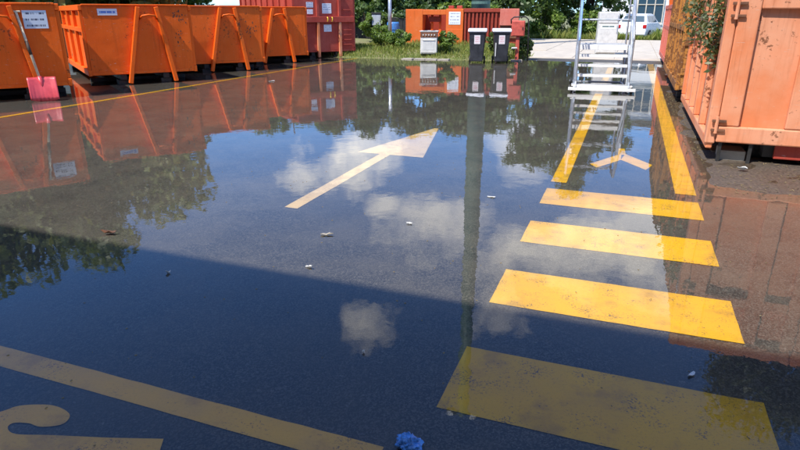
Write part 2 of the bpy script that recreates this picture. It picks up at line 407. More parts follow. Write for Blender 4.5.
marking('painted_line', rect(-7.0, -0.71, 1.585, 1.715), 'ochre_road_paint', 'ochre line crossing the shaded foreground')
marking('painted_arrow', rect(-2.64, -2.51, 4.18, 6.34) + [((-2.93, 6.34), (-2.10, 6.34), (-2.47, 8.15), (-2.53, 8.15))], 'faded_road_paint', 'faded pale arrow under the water')
marking('painted_arrow', [((-0.28, 6.72), (-0.20, 6.56), (0.04, 7.03), (0.04, 7.36)), ((0.30, 6.64), (0.37, 6.90), (0.08, 7.36), (0.04, 7.03)), ((0.0, 7.30), (0.09, 7.30), (0.07, 7.65), (0.0, 7.65))], 'yellow_road_paint', 'small yellow arrowhead in the walkway')
# numeral 2 in the lower left corner: stem curve, hook and foot bar
num = [(-2.43, 1.15), (-2.39, 1.24), (-2.3, 1.34), (-2.26, 1.40), (-2.16, 1.445), (-2.08, 1.45), (-2.01, 1.43), (-1.985, 1.39), (-2.0, 1.36), (-2.06, 1.33), (-2.12, 1.33), (-2.18, 1.31),
       (-2.175, 1.28), (-2.11, 1.265), (-1.97, 1.31), (-1.74, 1.38), (-1.54, 1.45), (-1.5, 1.38), (-1.46, 1.33), (-1.8, 1.2), (-2.25, 1.03)]
def smooth_outline(pts, keep):
    r = []; n = len(pts)
    for i in range(n):
        p0, p1, p2, p3 = [Vector(pts[(i + k) % n]) for k in (-1, 0, 1, 2)]
        if i >= keep: r.append(tuple(p1)); continue
        for k in range(5):
            t = k / 5; q = 0.5 * ((2 * p1) + (p2 - p0) * t + (2 * p0 - 5 * p1 + 4 * p2 - p3) * t * t + (3 * p1 - p0 - 3 * p2 + p3) * t ** 3); r.append(tuple(q))
    return r
num = smooth_outline(num, 14)
o = MB().add([(x, y, gh(x, y) + 0.006) for x, y in num], [tuple(range(len(num)))]).build('painted_numeral', 'ochre_road_paint', road)
o['label'] = 'ochre painted numeral with curved top in the shaded corner'
# concrete apron at the far end, its slabs, and the grassy bank
def slab(name, x0, x1, y0, y1, z0, z1, mat, parent=None, bevel=0.01):
    return MB().box(x0, x1, y0, y1, z0, z1).build(name, mat, parent, bevel)
ap = slab('concrete_apron', -9.2, 9, 22.2, 38, -0.3, 0.045, 'concrete'); tag(ap, 'pale concrete apron behind the stairs', kind='structure')
for i, x in enumerate((-7.5, -6.1, -4.7, -3.3, -1.9, -0.5, 0.9, 2.3)):
    for j, y in enumerate((22.3, 26.2, 30.1, 34.0)):
        if x < -3.2 - 0.30 * (y - 20): continue
        slab('concrete_slab', x + 0.01, x + 1.385, y + 0.01, y + 3.885, 0.02, 0.062 + 0.004 * ((i * 3 + j * 5) % 3), 'concrete', ap, 0.008)
random.seed(5)
def bank_edge(x):
    return 20.25 + 0.10 * (x + 9) + 0.28 * mnoise.noise((x * 0.8, 1, 1))
def bank_h(x, y):
    e = y - bank_edge(x)
    h = -0.06 + 0.30 * sm(-0.35, 1.6, e) + 0.10 * sm(1.5, 8, e)
    xe = -3.15 - 0.26 * max(0, y - 22.5) + 0.25 * mnoise.noise((y, 0, 0))
    k = sm(xe - 0.6, xe + 0.15, x); h += 0.03 * mnoise.noise((x * 1.7, y * 1.7, 2))
    return h * (1 - k) - 0.25 * k
xs = axis(-26, -2.7, -10, -2.8, 0.15, 0.6); ys = axis(19.2, 46, 19, 25, 0.15, 0.6); nx = len(xs)
V = [(x, y, bank_h(x, y)) for y in ys for x in xs]
F = [(j * nx + i, j * nx + i + 1, (j + 1) * nx + i + 1, (j + 1) * nx + i) for j in range(len(ys) - 1) for i in range(nx - 1)]
bank = rawmesh('bank_terrain', V, F, 'soil'); tag(bank, 'low earth bank behind the flooded yard', kind='structure')
def grass(name, n, xr, yr, hfun, hmin, hmax, label, seed, dens=None):
    rng = np.random.default_rng(seed); V = []; 
    for _ in range(n):
        x = rng.uniform(*xr); y = yr[0] + (yr[1] - yr[0]) * rng.random() ** 1.5
        if dens and rng.random() > dens(x, y): continue
        z = hfun(x, y)
        if z < 0.0: continue
        cl = 0.55 + 0.9 * max(0, mnoise.noise((x * 0.9, y * 0.9, 4)) + 0.2)
        h = rng.uniform(hmin, hmax) * cl; a = rng.uniform(0, 6.283); l = h * rng.uniform(0.1, 0.6); wd = rng.uniform(0.006, 0.014)
        ca, sa = math.cos(a), math.sin(a); b = a + rng.uniform(-2, 2)
        m = (x + l * .3 * math.cos(b), y + l * .3 * math.sin(b), z + h * .6); t = (x + l * math.cos(b), y + l * math.sin(b), z + h)
        V += [(x - ca * wd, y - sa * wd, z - .01), (x + ca * wd, y + sa * wd, z - .01), (m[0] + ca * wd * .8, m[1] + sa * wd * .8, m[2]), t,]
    F = np.arange(len(V)).reshape(-1, 4)
    o = rawmesh(name, V, F, 'grass_blade'); return tag(o, label, 'grass', kind='stuff')
grass('grass', 12000, (-9, -2.75), (27, 44), bank_h, 0.2, 0.5, 'tall grass on the bank under the trees right of the orange press', 6)
grass('grass', 30000, (-10.5, -2.75), (19.7, 27), bank_h, 0.06, 0.24, 'green grass on the bank around the white stove', 3)
lawn = MB().box(-9.4, 20, 38.001, 60, -0.3, 0.0).build('lawn_ground', 'soil'); tag(lawn, 'grassy ground beyond the pale concrete apron', kind='structure')
grass('grass', 13000, (-9, 8), (38.1, 41), lambda x, y: 0.001, 0.25, 0.7, 'grass strip beyond the pale concrete apron', 4)
for i in range(4):
    x = -7.35 + i * 0.43; e = bank_edge(x)
    MB().box(-0.20, 0.20, -0.14, 0.14, -0.06, 0.035).build('kerb_stone', 'kerb_stone', bank, 0.015, loc=(x, e - 0.12, 0.0)).rotation_euler = (0.02, 0.03 * (i % 3 - 1), 0.1 * (i % 2))

# ------------------------------------------------------------------ hook-lift containers
def dented(x0, x1, y0, y1, z0, z1, seed, amp=0.012, nu=26, nv=18):
    """steel sheet with shallow dents on its front face"""
    V = []
    for layer in (0, 1):
        for j in range(nv + 1):
            for i in range(nu + 1):
                x = x0 + (x1 - x0) * i / nu; z = z0 + (z1 - z0) * j / nv; e = min(1, 6 * min(i / nu, 1 - i / nu)) * min(1, 6 * min(j / nv, 1 - j / nv))
                d = amp * e * (mnoise.noise((x * 1.5, z * 1.5, seed)) + 0.7 * mnoise.noise((x * 4.2, z * 4.2, seed + 7)))
                V.append((x, (y0 + max(d, -0.002 if layer else d)) if layer == 0 else y1, z))
    m = (nu + 1) * (nv + 1)
    F = [(s_ + j * (nu + 1) + i, s_ + j * (nu + 1) + i + 1, s_ + (j + 1) * (nu + 1) + i + 1, s_ + (j + 1) * (nu + 1) + i) for s_ in (0, m) for j in range(nv) for i in range(nu)]
    ring = [i for i in range(nu + 1)] + [j * (nu + 1) + nu for j in range(1, nv + 1)] + [nv * (nu + 1) + i for i in range(nu - 1, -1, -1)] + [j * (nu + 1) for j in range(nv - 1, 0, -1)]
    o2 = 2 * m; nr_ = len(ring); V += [V[k] for k in ring] + [V[k + m] for k in ring]
    F += [(o2 + k, o2 + (k + 1) % nr_, o2 + nr_ + (k + 1) % nr_, o2 + nr_ + k) for k in range(nr_)]
    return MB().add(V, F)
def container_body(root, W, L, Ht, z0, paint, nrib=6, mid=0.55):
    """open-top steel box: origin at the front left foot, x across, y back"""
    t = 0.05
    MB().box(0.0, W, 0.0, L, z0, z0 + 0.07).build('floor_plate', paint, root, 0.01)
    dented(0.0, W, 0.0, t, z0 + 0.07, Ht, len(bpy.data.objects)).build('front_wall', paint, root, smooth=True)
    MB().box(0.0, W, L - t, L, z0 + 0.07, Ht).build('back_wall', paint, root, 0.006)
    MB().box(0.0, t, t, L - t, z0 + 0.07, Ht).build('side_wall', paint, root, 0.006)
    MB().box(W - t, W, t, L - t, z0 + 0.07, Ht).build('side_wall', paint, root, 0.006)
    for x0, x1 in ((-0.075, 0.0), (W, W + 0.075)):
        MB().box(x0, x1, -0.02, L + 0.02, Ht - 0.10, Ht + 0.02).build('top_rail', paint, root, 0.012)
        MB().box(x0, x1, -0.01, L + 0.01, z0 - 0.01, z0 + 0.13).build('bottom_rail', paint, root, 0.012)
    for y0, y1 in ((-0.03, t), (L - t, L + 0.03)):
        MB().box(0.0, W, y0, y1, Ht + 0.001, Ht + 0.035).build('top_rail', paint, root, 0.01)
    rib = MB().box(-0.068, 0.0, -0.05, 0.05, z0 + 0.131, Ht - 0.101).build('rib', paint, root, 0.01, loc=(0, 0.06, 0))
    first = rib
    for k in range(nrib + 1):
        y = 0.06 + (L - 0.12) * k / nrib
        for x in (0, W + 0.068):
            if k == 0 and x == 0: continue
            r = first.copy(); C.objects.link(r); r.location = (x, y, 0)
    if mid:
        zm = z0 + (Ht - z0) * mid
        for x0, x1 in ((-0.064, 0.0), (W, W + 0.064)):
            for k in range(nrib):
                a = 0.06 + (L - 0.12) * k / nrib + 0.051; b = 0.06 + (L - 0.12) * (k + 1) / nrib - 0.051
                MB().box(x0, x1, a, b, zm - 0.05, zm + 0.05).build('mid_rail', paint, root, 0.01)
    for x in (W * 0.29, W * 0.71):
        MB().box(x - 0.07, x + 0.07, 0.05, L - 0.05, z0 - 0.13, z0 - 0.001).build('runner', 'black_steel', root, 0.01)
    for y in (0.85, L - 0.75): MB().box(0.03, W - 0.03, y, y + 0.10, 0.0, z0 - 0.001 if False else z0 - 0.132).build('cross_bearer', 'black_steel', root, 0.006)  # black bars added to keep the gap beneath the floor dark
    for x in (W * 0.29, W * 0.71):
        wh = MB().tube([(x - 0.11, 0, 0), (x + 0.11, 0, 0)], 0.10, 14).build('roller', 'black_steel', root, 0.008, loc=(0, L - 0.35, 0.07))
    for x in (W * 0.29, W * 0.71):
        MB().box(x - 0.12, x + 0.12, 0.10, 0.42, -0.02, z0 - 0.131).build('skid_foot', 'black_steel', root, 0.01)

PHI = R(90 - 38)
def hook_container(label, L=5.6, P_='orange_paint'):
    W, Ht, z0 = 2.24, 1.70, 0.22
    root = thing('hook_lift_container', label, 'container', group='orange containers parked in echelon')
    container_body(root, W, L, Ht, z0, P_, 4 if L > 4 else 2, 0.66)
    # A-frame on the front with hook bow
    for a, b in (((0.76, 0, 0.02), (1.13, 0, Ht - 0.02)), ((1.78, 0, 0.02), (1.52, 0, Ht - 0.02))):
        MB().bar((a[0], -0.065, a[2]), (b[0], -0.065, b[2]), 0.085, 0.125, up=(0, 1, 0)).build('frame_leg', P_, root, 0.01)
    MB().tube([(1.14, -0.05, 1.42), (1.19, -0.17, 1.49), (1.325, -0.20, 1.51), (1.46, -0.17, 1.49), (1.51, -0.05, 1.42)], 0.022, 8).build('hook_bow', P_, root, smooth=True)
    return root
short = hook_container('orange hook-lift container at the left picture edge, with a red shovel before it', 2.3)
proto = hook_container('')
SPOTS = [((-10.22, 8.75), None),
         ((-9.85, 12.05), 'orange hook-lift container with its bright ribbed long side showing, behind the red shovel'),
         ((-9.95, 15.15), 'orange hook-lift container with scratched front, third from the left picture edge'),
         ((-10.12, 18.05), 'orange hook-lift container next to the tall dark red container')]
dx, dy = math.cos(PHI), math.sin(PHI)
conts = []
for i, ((rx, ry), lb) in enumerate(SPOTS):
    o = (short, proto)[i] if i < 2 else hook_container(lb, 5.6, ('worn_orange_paint', 'orange_paint')[i - 2])
    o.location = (rx - 2.24 * dx, ry - 2.24 * dy, 0); o.rotation_euler = (0, 0, PHI + (0.0, 0.03, -0.015, 0.0)[i])
    if lb: o['label'] = lb
    conts.append(o)
def plate(root, x0, x1, z0, z1, mat, y=-0.012, name='sign_plate', lab=None):
    o = MB().box(0, x1 - x0, -0.008, 0.0, 0, z1 - z0).build(name, mat, root, 0.003, loc=(x0, y - 0.001, z0))
    if lab: o['label'] = lab
    return o
plate(conts[0], 1.70, 2.09, 1.28, 1.60, 'sign_print', 0, lab='pale blue printed notice')
plate(conts[0], 1.52, 1.60, 1.36, 1.42, 'white_print', 0, lab='tiny white sticker')
plate(conts[1], 0.30, 0.70, 1.50, 1.64, 'logo_print', 0, lab='white plate with blue lettering')
def stain(root, spots, name='stain'):
    mb = MB(); rng = random.Random(len(root.name))
    for (cx, cz, n, sp) in spots:
        for _ in range(n):
            x = cx + rng.gauss(0, sp); z = cz + rng.gauss(0, sp * .8); r = rng.uniform(0.006, 0.022); k = 6
            mb.add([(x + r * rng.uniform(.6, 1.2) * math.cos(t * 6.283 / k), -0.0025, z + 1.4 * r * rng.uniform(.6, 1.2) * math.sin(t * 6.283 / k)) for t in range(k)], [tuple(range(k))])
    o = mb.build(name, 'rust_brown', root); o['kind'] = 'stuff'; return o
stain(conts[1], [(1.93, 1.43, 60, 0.11), (1.95, 1.05, 22, 0.10)])
stain(conts[2], [(1.63, 1.4, 18, 0.09), (1.9, 1.1, 30, 0.13)])

# tall dark red container behind the row
def tall_container():
    W, L, Ht, z0 = 2.30, 6.0, 2.30, 0.20
    root = thing('tall_container', 'tall dark red container with white notices and end ladder, behind the orange row', 'container', (-9.72 - W * dx, 20.95 - W * dy, 0), PHI)
    container_body(root, W, L, Ht, z0, 'dark_red_paint', 9, 0.0)
    MB().box(0.0, W, -0.10, -0.001, 1.22, 1.42).build('cross_beam', 'dark_red_paint', root, 0.012)
    for x in (0.86, 1.72):
        MB().box(x - 0.05, x + 0.05, -0.09, -0.001, 0.02, 1.219).build('post', 'salmon_paint', root, 0.012)
        MB().box(x - 0.05, x + 0.05, -0.09, -0.001, 1.421, Ht).build('post', 'dark_red_paint', root, 0.012)
    for k in range(5):
        z = 0.45 + 0.17 * k if k < 4 else 1.65
        MB().tube([(1.86, -0.01, z), (1.86, -0.09, z), (2.16, -0.09, z), (2.16, -0.01, z)], 0.012, 6).build('rung', 'dark_red_paint', root)
    plate(root, 1.06, 1.42, 1.52, 1.86, 'white_print', 0, lab='large white notice')
    plate(root, 0.48, 0.70, 1.50, 1.66, 'white_print', 0); plate(root, 0.46, 0.72, 1.72, 1.90, 'sign_print', 0)
    plate(root, 1.10, 1.40, 0.90, 1.14, 'white_print', 0, lab='torn white sticker')
    for x in (1.20, 1.38): MB().tube([(x, -0.12, 1.25), (x, -0.16, 1.30), (x, -0.16, 1.36), (x, -0.12, 1.40)], 0.018, 6).build('latch', 'yellow_plastic', root)
    return root
tall_container()

# snow shovel leaning on the first container
def shovel():
    root = thing('snow_shovel', 'red snow shovel with pale wooden handle leaning on the leftmost container', 'shovel', (-10.43, 8.24, 0), PHI)
    top = Vector((-0.10, 0.10, 1.58)); neck = Vector((0.07, -0.08, 0.36))
    MB().tube([neck, neck.lerp(top, 0.5), top], 0.024, 10).build('handle', 'handle_wood', root, smooth=True)
    MB().tube([neck.lerp(top, 0.38), neck.lerp(top, 0.58)], 0.029, 10).build('grip', 'grip_tape', root, smooth=True)
    MB().bar(top + Vector((-0.075, 0, 0)), top + Vector((0.075, 0, 0)), 0.045, 0.03).build('end_grip', 'handle_wood', root, 0.008)
    # dished blade with rolled sides and corrugations
    V = []; nu, nv = 17, 8; th = 0.012
    for side in (0, 1):
        for j in range(nv + 1):
            for i in range(nu + 1):
                u = i / nu * 2 - 1; v = j / nv
                x = 0.09 + u * 0.235; z = 0.40 - v * 0.40 + 0.02
                y = -0.10 - 0.10 * v - 0.10 * math.sin(v * 1.7) * 0.6 + 0.05 * (1 - u ** 2) + 0.010 * math.cos(u * 22) * v
                V.append((x, y + side * th, z - 0.03 * (1 - u * u) * (v > .9)))
    m = (nu + 1) * (nv + 1); F = []
    for sd_ in (0, m):
        F += [(sd_ + j * (nu + 1) + i, sd_ + j * (nu + 1) + i + 1, sd_ + (j + 1) * (nu + 1) + i + 1, sd_ + (j + 1) * (nu + 1) + i) for j in range(nv) for i in range(nu)]
    ring = [i for i in range(nu + 1)] + [j * (nu + 1) + nu for j in range(1, nv + 1)] + [nv * (nu + 1) + i for i in range(nu - 1, -1, -1)] + [j * (nu + 1) for j in range(nv - 1, 0, -1)]
    F += [(ring[k], ring[(k + 1) % len(ring)], ring[(k + 1) % len(ring)] + m, ring[k] + m) for k in range(len(ring))]
    MB().add(V, F).build('blade', 'red_plastic', root, smooth=True)
    MB().tube([neck - (top - neck) * 0.16, neck + (top - neck) * 0.06], 0.036, 10).build('socket', 'red_plastic', root, smooth=True)
shovel()

# ------------------------------------------------------------------ right-hand containers
def door_container():
    W, L, Ht, z0 = 2.45, 4.1, 2.36, 0.24; P_ = 'salmon_paint'
    root = thing('salmon_container', 'large faded orange container with panelled rear doors at the right picture edge', 'container', (0.97, 7.28, 0))
    MB().box(0.0, W, 0.05, L, z0, z0 + 0.08).build('floor_plate', P_, root, 0.01)
    lw = 1.22
    MB().box(0.0, 0.05, 0.10, L, z0 + 0.08, lw).build('side_wall', P_, root, 0.006)
    MB().box(W - 0.05, W, 0.10, L, z0 + 0.08, Ht).build('side_wall', P_, root, 0.006)
    MB().box(0.05, W - 0.05, L - 0.05, L, z0 + 0.08, Ht).build('back_wall', P_, root, 0.006)
    # side: ribs below, open cage with rails above
    for k in range(6):
        y = 0.16 + k * (L - 0.24) / 5
        MB().box(-0.075, -0.001, y - 0.055, y + 0.055, z0 + 0.02, Ht - 0.13).build('rib', P_, root, 0.012)
    for z in (lw + 0.0, 1.62, Ht - 0.12):
        MB().box(-0.030, 0.048, 0.06, L, z + 0.001, z + 0.11).build('rail', P_ if z > 2 else 'rusty_ochre_paint', root, 0.012)
    MB().box(-0.070, 0.0, 0.0, L, z0 - 0.10, z0 + 0.018).build('bottom_rail', P_, root, 0.015)
    # doors
    for d0, d1 in ((0.02, W / 2 - 0.005), (W / 2 + 0.005, W - 0.02)):
        d = dented(d0, d1, 0.03, 0.06, z0, Ht, d0 * 5 + 3, 0.008).build('door', P_, root, smooth=True)
        wv = d1 - d0
        for a, b in ((0, 0.20), (wv * 0.5 + 0.03, wv * 0.5 + 0.21), (wv - 0.13, wv)):
            MB().box(d0 + a, d0 + b, -0.03, 0.029, z0 + 0.16, Ht - 0.16).build('door_post', P_, d, 0.012)
        MB().box(d0, d1, -0.035, 0.029, z0 - 0.02, z0 + 0.155).build('door_rail', P_, d, 0.014)
        MB().box(d0, d1, -0.035, 0.029, Ht - 0.155, Ht).build('door_rail', P_, d, 0.014)
        MB().box(d0 + 0.203, d1 - 0.133, -0.026, 0.029, 1.60, 1.74).build('door_rail', P_, d, 0.012)
    MB().box(-0.085, 0.016, -0.02, 0.10, z0 - 0.04, Ht).build('corner_post', P_, root, 0.014)
    MB().box(W - 0.016, W + 0.085, -0.02, 0.10, z0 - 0.04, Ht).build('corner_post', P_, root, 0.014)
    for z in (0.34, 0.44, 1.52, 1.64):
        MB().box(-0.05, 0.09, -0.060, -0.0355, z, z + 0.028).build('hinge', 'rust_brown', root, 0.004)
    for z0_, z1_ in ((0.34, 0.47), (1.52, 1.67)): MB().tube([(0.0, -0.052, z0_ - .02), (0.0, -0.052, z1_ + 0.03)], 0.018, 8).build('hinge_pin', P_, root)
    for x in (0.60, 1.85):
        MB().box(x - 0.08, x + 0.08, 0.12, L, 0.06, z0 - 0.001).build('runner', 'black_steel', root, 0.01)
        MB().tube([(x - 0.13, 0.42, 0.10), (x + 0.13, 0.42, 0.10)], 0.11, 14).build('roller', 'dark_rubber', root, 0.01)
    MB().box(0.62, 1.9, 0.05, 0.10, 0.06, z0 - 0.021).build('cross_member', 'dark_red_paint', root, 0.01)
    for x in (0.06, 0.36): MB().box(x, x + 0.035, 0.0, 0.04, -0.02, z0 - 0.021).build('leg', 'black_steel', root, 0.004)
    MB().box(0.10, 0.36, 0.10, 0.40, -0.01, 0.11).build('chock_block', 'kerb_stone', root, 0.01)
door_container()
def rusty_container():
    W, L, Ht, z0 = 2.35, 5.2, 2.35, 0.24; P_ = 'rusty_ochre_paint'
    root = thing('rusty_container', 'rusty ochre container behind the large faded orange one', 'container', (0.90, 12.0, 0))
    container_body(root, W, L, Ht, z0, P_, 7, 0.5)
    for k in range(4):
        MB().box(-0.02, W + 0.02, -0.03, -0.001, 0.5 + 0.5 * k, 0.62 + 0.5 * k).build('front_rail', P_, root, 0.01)
rusty_container()
def pink_container(loc, paint, label):
    W, L, Ht, z0 = 2.3, 4.6, 1.75, 0.22
    root = thing('scrap_container', label, 'container', loc)
    container_body(root, W, L, Ht, z0, paint, 8, 0.6); return root
pink_container((0.98, 18.2, 0), 'pink_paint', 'pinkish red ribbed container at the far end of the right row')
# scrap poking out of the pink container
def board(label, mat, loc, size, rot, name='scrap_board', cat='board'):
    o = MB().box(-size[0] / 2, size[0] / 2, -size[1] / 2, size[1] / 2, 0, size[2]).build(name, mat, None, 0.01, loc=loc); o.rotation_euler = rot
    return tag(o, label, cat)
board('green scrap board sticking out of the pinkish red container', 'green_plastic', (1.2, 19.2, 1.20), (0.5, 0.05, 0.9), (0.1, 0.2, 0.5))
board('white scrap panel sticking out of the pinkish red container', 'enamel_white', (1.25, 18.75, 1.15), (0.35, 0.04, 1.1), (-0.1, 0.12, -0.2))
board('orange scrap panel sticking out of the pinkish red container', 'press_orange', (1.3, 20.3, 1.20), (0.7, 0.05, 0.95), (0.05, -0.15, 0.3))

# ------------------------------------------------------------------ foliage
def leaf_cloud(centers, radii, n, size, rng, droop=0.0, flat=0.6, long=1.0):
    """n leaf quads spread over clumps; returns V, F arrays"""
    cs = np.asarray(centers); rs = np.asarray(radii)
    wgt = rs ** 2; idx = rng.choice(len(cs), n, p=wgt / wgt.sum())
    d = rng.normal(size=(n, 3)); d /= np.linalg.norm(d, axis=1)[:, None]
    rad = rng.random(n) ** 0.45
    p = cs[idx] + d * (rs[idx] * rad)[:, None] * np.array([1, 1, flat])
    p[:, 2] -= droop * (rng.random(n) ** 3)
    nrm = d * 0.7 + rng.normal(size=(n, 3)) * 0.6 + np.array([0, 0, 0.4]); nrm /= np.linalg.norm(nrm, axis=1)[:, None]
    a = np.cross(nrm, rng.normal(size=(n, 3))); a /= np.linalg.norm(a, axis=1)[:, None]; b = np.cross(nrm, a)
    s_ = size * rng.uniform(0.6, 1.35, n)[:, None]
    a = a * s_ * long; b = b * s_ * 0.55
    V = np.empty((n, 4, 3)); V[:, 0] = p - a; V[:, 1] = p + b - a * 0.1; V[:, 2] = p + a; V[:, 3] = p - b - a * 0.1
    return V.reshape(-1, 3), np.arange(4 * n).reshape(-1, 4)
def tree(name, label, loc, h, cr, base, n, size, mat, seed, clumps=46, group=None, droop=0.0, squash=1.0, lean=(0, 0), trunk_r=0.16, long=1.0):
    rng = np.random.default_rng(seed); root = thing(name, label, 'tree' if 'tree' in name else 'shrub', loc, 0, group)
    cz = (h + base) / 2; rz = (h - base) / 2
    cs, rs = [], []
    for _ in range(clumps):
        d = rng.normal(size=3); d /= np.linalg.norm(d); k = rng.uniform(0.35, 0.92)
        c = np.array([d[0] * cr * k + lean[0] * 0.5, d[1] * cr * k * squash + lean[1] * .5, cz + d[2] * rz * k]); r = rng.uniform(0.14, 0.34) * cr
        cs.append(c); rs.append(min(r, max(0.3, rz * 0.5)))
    V, F = leaf_cloud(cs, rs, n, size, rng, droop, 0.75, long)
    V[:, 2] = np.maximum(V[:, 2], 0.02)
    rawmesh('crown', V, F, mat, root)
    tp = [(0, 0, -0.2), (0.05 * cr * rng.normal(), 0.05 * cr * rng.normal(), base * 0.6 + 0.2), (lean[0] * .3, lean[1] * .3, cz), (lean[0] * .5, lean[1] * .5, h * 0.86)]
    MB().tube(tp, [trunk_r * 1.25, trunk_r, trunk_r * 0.6, trunk_r * 0.15], 9).build('trunk', 'bark', root, smooth=True)
    for i in range(7):
        c = Vector(cs[i * 5 % len(cs)]); z = base * 0.7 + (cz - base * 0.7) * rng.random()
        s0 = Vector((0, 0, z)); m = s0.lerp(c, 0.5) + Vector((0, 0, 0.12 * cr))
        MB().tube([s0, m, c], [trunk_r * 0.45, trunk_r * 0.28, trunk_r * 0.08], 6).build('limb', 'bark', root, smooth=True)
    return root
# left tree whose crown is mirrored in the water, more behind
tree('broadleaf_tree', 'big olive green tree behind the first two orange containers, mirrored in the water', (-17.6, 16.0, 0), 7.1, 4.0, 0.9, 20000, 0.15, 'leaf_olive', 1, 80, 'trees around the yard', droop=0.8, trunk_r=0.25, long=1.3)
tree('broadleaf_tree', 'olive green tree behind the leftmost container, mirrored in the lower left water', (-19.4, 12.0, 0), 7.2, 4.0, 0.9, 18000, 0.15, 'leaf_olive', 2, 80, 'trees around the yard', droop=0.9, trunk_r=0.22, long=1.4)
BACK = [(-31, 21, 6.0, 3.4, 0.2, 'leaf_mid', 'mid green tree seen over the leftmost orange containers'), (-28.5, 26, 6.2, 3.4, 0.2, 'leaf_dark', 'dark tree seen over the second orange container'),
        (-24, 27, 6.2, 3.2, 0.6, 'leaf_dark', 'dark tree behind the orange and red containers, farthest left of the back row'),
        (-18.5, 31, 6.2, 3.0, 0.5, 'leaf_mid', 'mid green tree behind the tall dark red container'),
        (-15.2, 34, 6.6, 3.2, 0.3, 'leaf_dark', 'dark tree right of the tall red container, behind the grey pole'),
        (-11.6, 35, 6.2, 3.0, 0.3, 'leaf_dark', 'dark tree behind the left end of the orange press'),
        (-8.2, 36, 6.5, 3.0, 0.3, 'leaf_dark', 'dark tree right behind the green mast'),
        (-5.4, 41, 10.6, 3.6, 0.3, 'leaf_mid', 'tall tree between the orange press and the stairs'),
        (-2.6, 41.5, 10.8, 3.3, 0.5, 'leaf_dark', 'tall leafy tree seen through the left rails of the stairs')]
for i, (x, y, h, r, b, m, lb) in enumerate(BACK):
    tree('broadleaf_tree', lb, (x, y, 0), h, r, b, 8500, 0.17, m, 20 + i, 50, 'trees behind the yard', trunk_r=0.18)
BUSH = [(-12.4, 28.0, 1.9, 1.3, 'leaf_mid', 'round green bush in front of the dark fence'), (-10.6, 29.5, 2.3, 1.3, 'leaf_dark', 'dark bush left of the orange press'),
        (-5.2, 39.2, 1.9, 1.3, 'leaf_bright', 'bright green bush beyond the concrete, right of the red post box'), (-8.6, 33.5, 2.6, 1.4, 'leaf_bright', 'pale green bush behind the right end of the orange press'),
        (-2.6, 39.4, 1.8, 1.2, 'leaf_bright', 'bright green bush behind the left foot of the stairs'), (-9.3, 22.6, 0.95, 0.55, 'leaf_bright', 'low bright weed clump left of the white stove'),
        (-8.3, 22.0, 0.8, 0.5, 'leaf_bright', 'low weed clump between grey pole and stove'), (-6.3, 21.6, 0.75, 0.4, 'leaf_bright', 'weed clump just right of the white stove'),
        (-4.33, 20.9, 1.0, 0.40, 'leaf_mid', 'weeds growing between the two black bins'), (-3.5, 21.4, 0.8, 0.4, 'leaf_mid', 'weeds between the right bin and the red post box'),
        (-4.6, 45.0, 3.4, 1.8, 'leaf_dark', 'dark bush under the tall trees left of the stairs'), (-1.4, 46.0, 3.0, 1.6, 'leaf_mid', 'green bush left of the white building'),
        (-10.9, 25.5, 1.2, .7, 'leaf_bright', 'weed clump beside the tall dark red container')]
for i, (x, y, h, r, m, lb) in enumerate(BUSH):
    tree('leafy_bush', lb, (x, y, max(0, bank_h(x, y))), h, r, 0.05, 3000 if y > 25 else 2800, 0.10 if y > 25 else 0.042, m, 60 + i, 20 if y > 25 else 34, 'bushes on and behind the bank', trunk_r=0.035)
# cut branches heaped in the near right container
def branch_heap():
    rng = np.random.default_rng(9); root = thing('branch_heap', 'heap of cut green branches poking out of the large faded orange container', 'branches', (0.97, 7.28, 0.33))
    cs, rs = [], []
    for _ in range(60):
        cs.append((rng.uniform(0.15, 2.2), rng.uniform(0.5, 3.8), rng.uniform(0.6, 1.55))); rs.append(rng.uniform(0.15, 0.35))
    for _ in range(26):
        cs.append((rng.uniform(-0.16, 0.05), rng.uniform(0.5, 3.9), rng.uniform(0.85, 1.6))); rs.append(rng.uniform(0.10, 0.24))
    for _ in range(90):                     # piled high above the rim
        z = rng.uniform(1.6, 3.6); k = 1 - (z - 1.6) / 3.0
        cs.append((1.45 + rng.uniform(-1.35, 0.95) * k, 0.30 + rng.uniform(0, 3.2) * (0.4 + 0.6 * k), z)); rs.append(rng.uniform(0.22, 0.4))
    V, F = leaf_cloud(cs, rs, 30000, 0.030, rng, 0.25, 0.8, 1.4)
    mv = []; nu, nv = 28, 14
    for jj in range(nv + 1):
        ph = 0.5 * math.pi * jj / nv
        for ii in range(nu):
            t = 6.283 * ii / nu; d3 = Vector((math.cos(t) * math.cos(ph), math.sin(t) * math.cos(ph), math.sin(ph)))
            k3 = 0.92 + 0.35 * mnoise.noise(d3 * 2.2) + 0.2 * mnoise.noise(d3 * 6)
            mv.append((1.3 + d3.x * 1.08 * min(k3, 1.02), 2.0 + d3.y * 1.75 * min(k3, 1.02), 0.5 + d3.z * 2.75 * k3))
    mf = [(jj * nu + ii, jj * nu + (ii + 1) % nu, (jj + 1) * nu + (ii + 1) % nu, (jj + 1) * nu + ii) for jj in range(nv) for ii in range(nu)]
    MB().add(mv, mf).build('compost_mound', 'bark', root, smooth=True)  # dark core added inside the heap so its reflection stays dense and dark
    rawmesh('leaves', V, F, 'cut_leaf', root)
    for i in range(26):
        a = Vector((rng.uniform(0.3, 1.6), rng.uniform(0.4, 3.8), rng.uniform(0.5, 1.1))); b = a + Vector((rng.uniform(-1.2, 0.2), rng.uniform(-0.6, 0.6), rng.uniform(0.1, 0.7)))
        if b.x < -0.3: b.x = -0.3
        b.z = min(b.z, 1.9)
        MB().tube([a, a.lerp(b, 0.5) + Vector((0, 0, 0.05)), b], [0.018, 0.012, 0.005], 5).build('branch', 'bark', root)
branch_heap()

